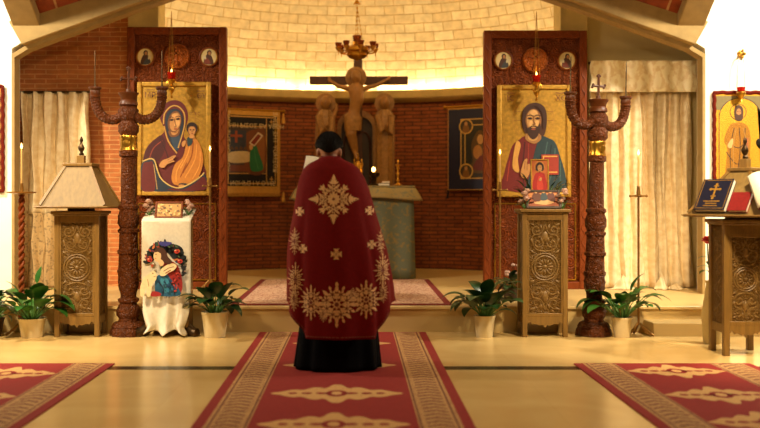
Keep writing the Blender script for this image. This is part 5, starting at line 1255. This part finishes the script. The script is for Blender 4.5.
def emb(pts, m=0, lift=.0045):
    """stitch a small shape given in photo units onto the back of the robe"""
    v = []
    for px, py in pts:
        o = Vector((PX(px, 6.88), 5.5, PZ(py, 6.88))); h = bv.ray_cast(o, Vector((0, 1, 0)))
        if h[0] is None: return
        n_ = h[1] if h[1].y < 0 else -h[1]; v.append(h[0] + n_ * lift)
    ar = sum(v[i].x * v[(i + 1) % len(v)].z - v[(i + 1) % len(v)].x * v[i].z for i in range(len(v)))
    if ar < 0: v = v[::-1]
    eb.add(v, [list(range(len(v)))], m, False)
def drop(cx, cy, a, L, W, m=0, lift=.0045):      # petal from (cx,cy) along a
    c, s_ = cos(a), sin(a); emb([(cx + c * u * L - s_ * w_ * W, cy + s_ * u * L + c * w_ * W) for u, w_ in ((0, 0), (.3, .42), (.62, .4), (1, 0), (.62, -.4), (.3, -.42))], m, lift)
def rosette(cx, cy, r, n=8, rot=0.0):
    for k in range(n): drop(cx + cos(rot + 2 * pi * k / n) * r * .2, cy + sin(rot + 2 * pi * k / n) * r * .2, rot + 2 * pi * k / n, r * .85, r * .5)
    emb(E(cx, cy, r * .22, r * .22, 0, 8), 1, .0055)
def tip(cx, cy, a, L):                              # big leaf bud at an arm's end
    drop(cx, cy, a, L, L * .42)
    for d in (.55, -.55, 1.1, -1.1): drop(cx, cy, a + d, L * .55, L * .22)
cx, cy = 333.5, 200.5
rosette(cx, cy, 7, 12); rosette(cx, cy, 3.4, 8)
for k in range(4):
    a = k * pi / 2; dx, dy = cos(a), sin(a); tip(cx + dx * 15, cy + dy * 15, a, 10.5)
    for q in (8.5, 12): rosette(cx + dx * q, cy + dy * q, 3.0, 6)
    for d in (-1, 1): drop(cx + dx * 11 - dy * d * 2, cy + dy * 11 + dx * d * 2, a + d * .8, 6, 2.6); drop(cx + dx * 7 - dy * d * 3, cy + dy * 7 + dx * d * 3, a + d * 1.1, 6, 2.4)
    a += pi / 4; dx, dy = cos(a), sin(a); rosette(cx + dx * 11.5, cy + dy * 11.5, 3.8, 7)
    for d in (-.7, 0, .7): drop(cx + dx * 14, cy + dy * 14, a + d, 5.5, 2.4)
    for d in (-1, 1): rosette(cx + dx * 9 - dy * d * 5, cy + dy * 9 + dx * d * 5, 2.5, 6)
def small_cross(cx, cy, r):
    for k in range(4): a = k * pi / 2; emb([(cx + cos(a + e) * r * f, cy + sin(a + e) * r * f) for e, f in ((0, .1), (.5, 1), (0, .8), (-.5, 1))]); drop(cx, cy, a + pi / 4, r * .7, r * .2)
small_cross(336.5, 255, 6.3)
for q in ((299.5, 213), (369.5, 212), (371.5, 246), (303, 250)): small_cross(*q, 5)
def spray(cx, cy, r, sx=1.0):
    def Sx(x, y): return (cx + (x - cx) * sx, y)
    for k in range(8):
        a = k * pi / 4 + pi / 8; x, y = Sx(cx + cos(a) * r * .56, cy + sin(a) * r * .56); rosette(x, y, r * .27 * (sx ** .5), 6); x, y = Sx(cx + cos(a) * r * .78, cy + sin(a) * r * .78); drop(x, y, a, r * .26, r * .17 * sx)
        a = k * pi / 4; x, y = Sx(cx + cos(a) * r * .62, cy + sin(a) * r * .62); drop(x, y, a, r * .42, r * .22 * sx)
        x, y = Sx(cx + cos(a) * r * .25, cy + sin(a) * r * .25); drop(x, y, a, r * .34, r * .22 * sx)
    rosette(cx, cy, r * .26 * (sx ** .5), 8); emb(E(cx, cy, r * .12, r * .12, 0, 8), 1, .006)
    for k in range(4): a = k * pi / 2 + pi / 2; x, y = Sx(cx + cos(a) * r * .9, cy + sin(a) * r * .9); drop(x, y, a, r * .3, r * .2 * sx)
spray(337, 304.5, 19); spray(311.5, 303, 15, .66); spray(366, 300, 16.5, .8)
spray(295.5, 281, 15, .42); spray(294, 300, 11, .36); spray(382.5, 272, 15, .4); spray(383, 294, 9, .36); spray(294.5, 243, 12, .3); spray(381, 244, 11, .26); spray(353, 296, 7, .6); spray(324, 314, 7, .6)
for k in range(60):                                # hem braid
    a = pi + pi * (k + .5) / 60; pts = []
    for da, dv in ((-.02, .982), (.02, .982), (.02, .99), (-.02, .99)):
        q = robe(((a + da) / (2 * pi)) % 1, dv); pts.append((q[0], q[1] - .004, q[2]))
    eb.add(pts[::-1], [(0, 1, 2, 3)], 1, False)
o = eb.build('embroidery', [M_emb, M_emb2], pers, angle=20); tag(o, 'gold floral embroidery of the robe')
b = MB(); b.grid(lambda u, v: (lambda a: (-.19 + (.066 + .004 * v) * cos(a), oy + (.068 + .006 * v) * sin(a) + .01, 1.56 + .022 * v + .008 * sin(a)))(2 * pi * u), 32, 4); b.build('collar', M_robe, pers, solid=.006)
b = MB()
def cas(u, v):
    a = 2 * pi * u; z = .9 * (1 - v) + .004; f = 1 + .05 * v * sin(9 * a + .4) + .02 * v * sin(17 * a); hw = .2 + .115 * v ** .8
    return (-.12 + hw * cos(a) * f - .02 * v, oy + (.15 + .075 * v) * sin(a) * f, z)
b.grid(cas, 96, 24); b.build('cassock', M_black, pers, solid=.004)
b = MB()
for s_ in (-1, 1):
    wr = Vector((ox - .11 + s_ * .15, oy + .33, 1.36)); el = Vector((ox - .05 + s_ * .19, oy + .13, 1.17))
    b = MB(); b.tube([el, el.lerp(wr, .5), el.lerp(wr, .93)], [.07, .064, .055], 16, caps=False); b.build('sleeve', M_black, pers, solid=.004)
b = MB()
for s_ in (-1, 1): b.ell((ox + s_ * .11, oy + .05, .05), (.052, .15, .05), 14, 10); b.box(ox + s_ * .11 - .05, ox + s_ * .11 + .05, oy - .09, oy + .19, .0, .02)
b.build('shoe', M_black, pers)
# the open book in the hands
bx, by, bz = PX(318, 7.52), 7.5, 1.468
Mx = Matrix.Translation(Vector((bx + .04, by, bz))) @ Matrix.Rotation(R(9), 4, 'Y') @ Matrix.Rotation(R(58), 4, 'X')
t = thing('open_book', 'open white book held up before the robed person\'s face', 'book', (bx, by, bz))
b = MB()
for s_ in (-1, 1):
    for k in range(4): b.grid(lambda u, v: (s_ * .155 * u, -.12 + .24 * v, .008 + .004 * k * (1 - .5 * u) + .016 * sin(pi * u) + .02 * u), 10, 2)
b.xf(Mx).build('open_pages', M_page, t, solid=.002)
b = MB()
for s_ in (-1, 1): b.grid(lambda u, v: (s_ * .16 * u, -.125 + .25 * v, .02 * u), 4, 2)
b.xf(Mx).build('cover', M_redbook, t, solid=.004)
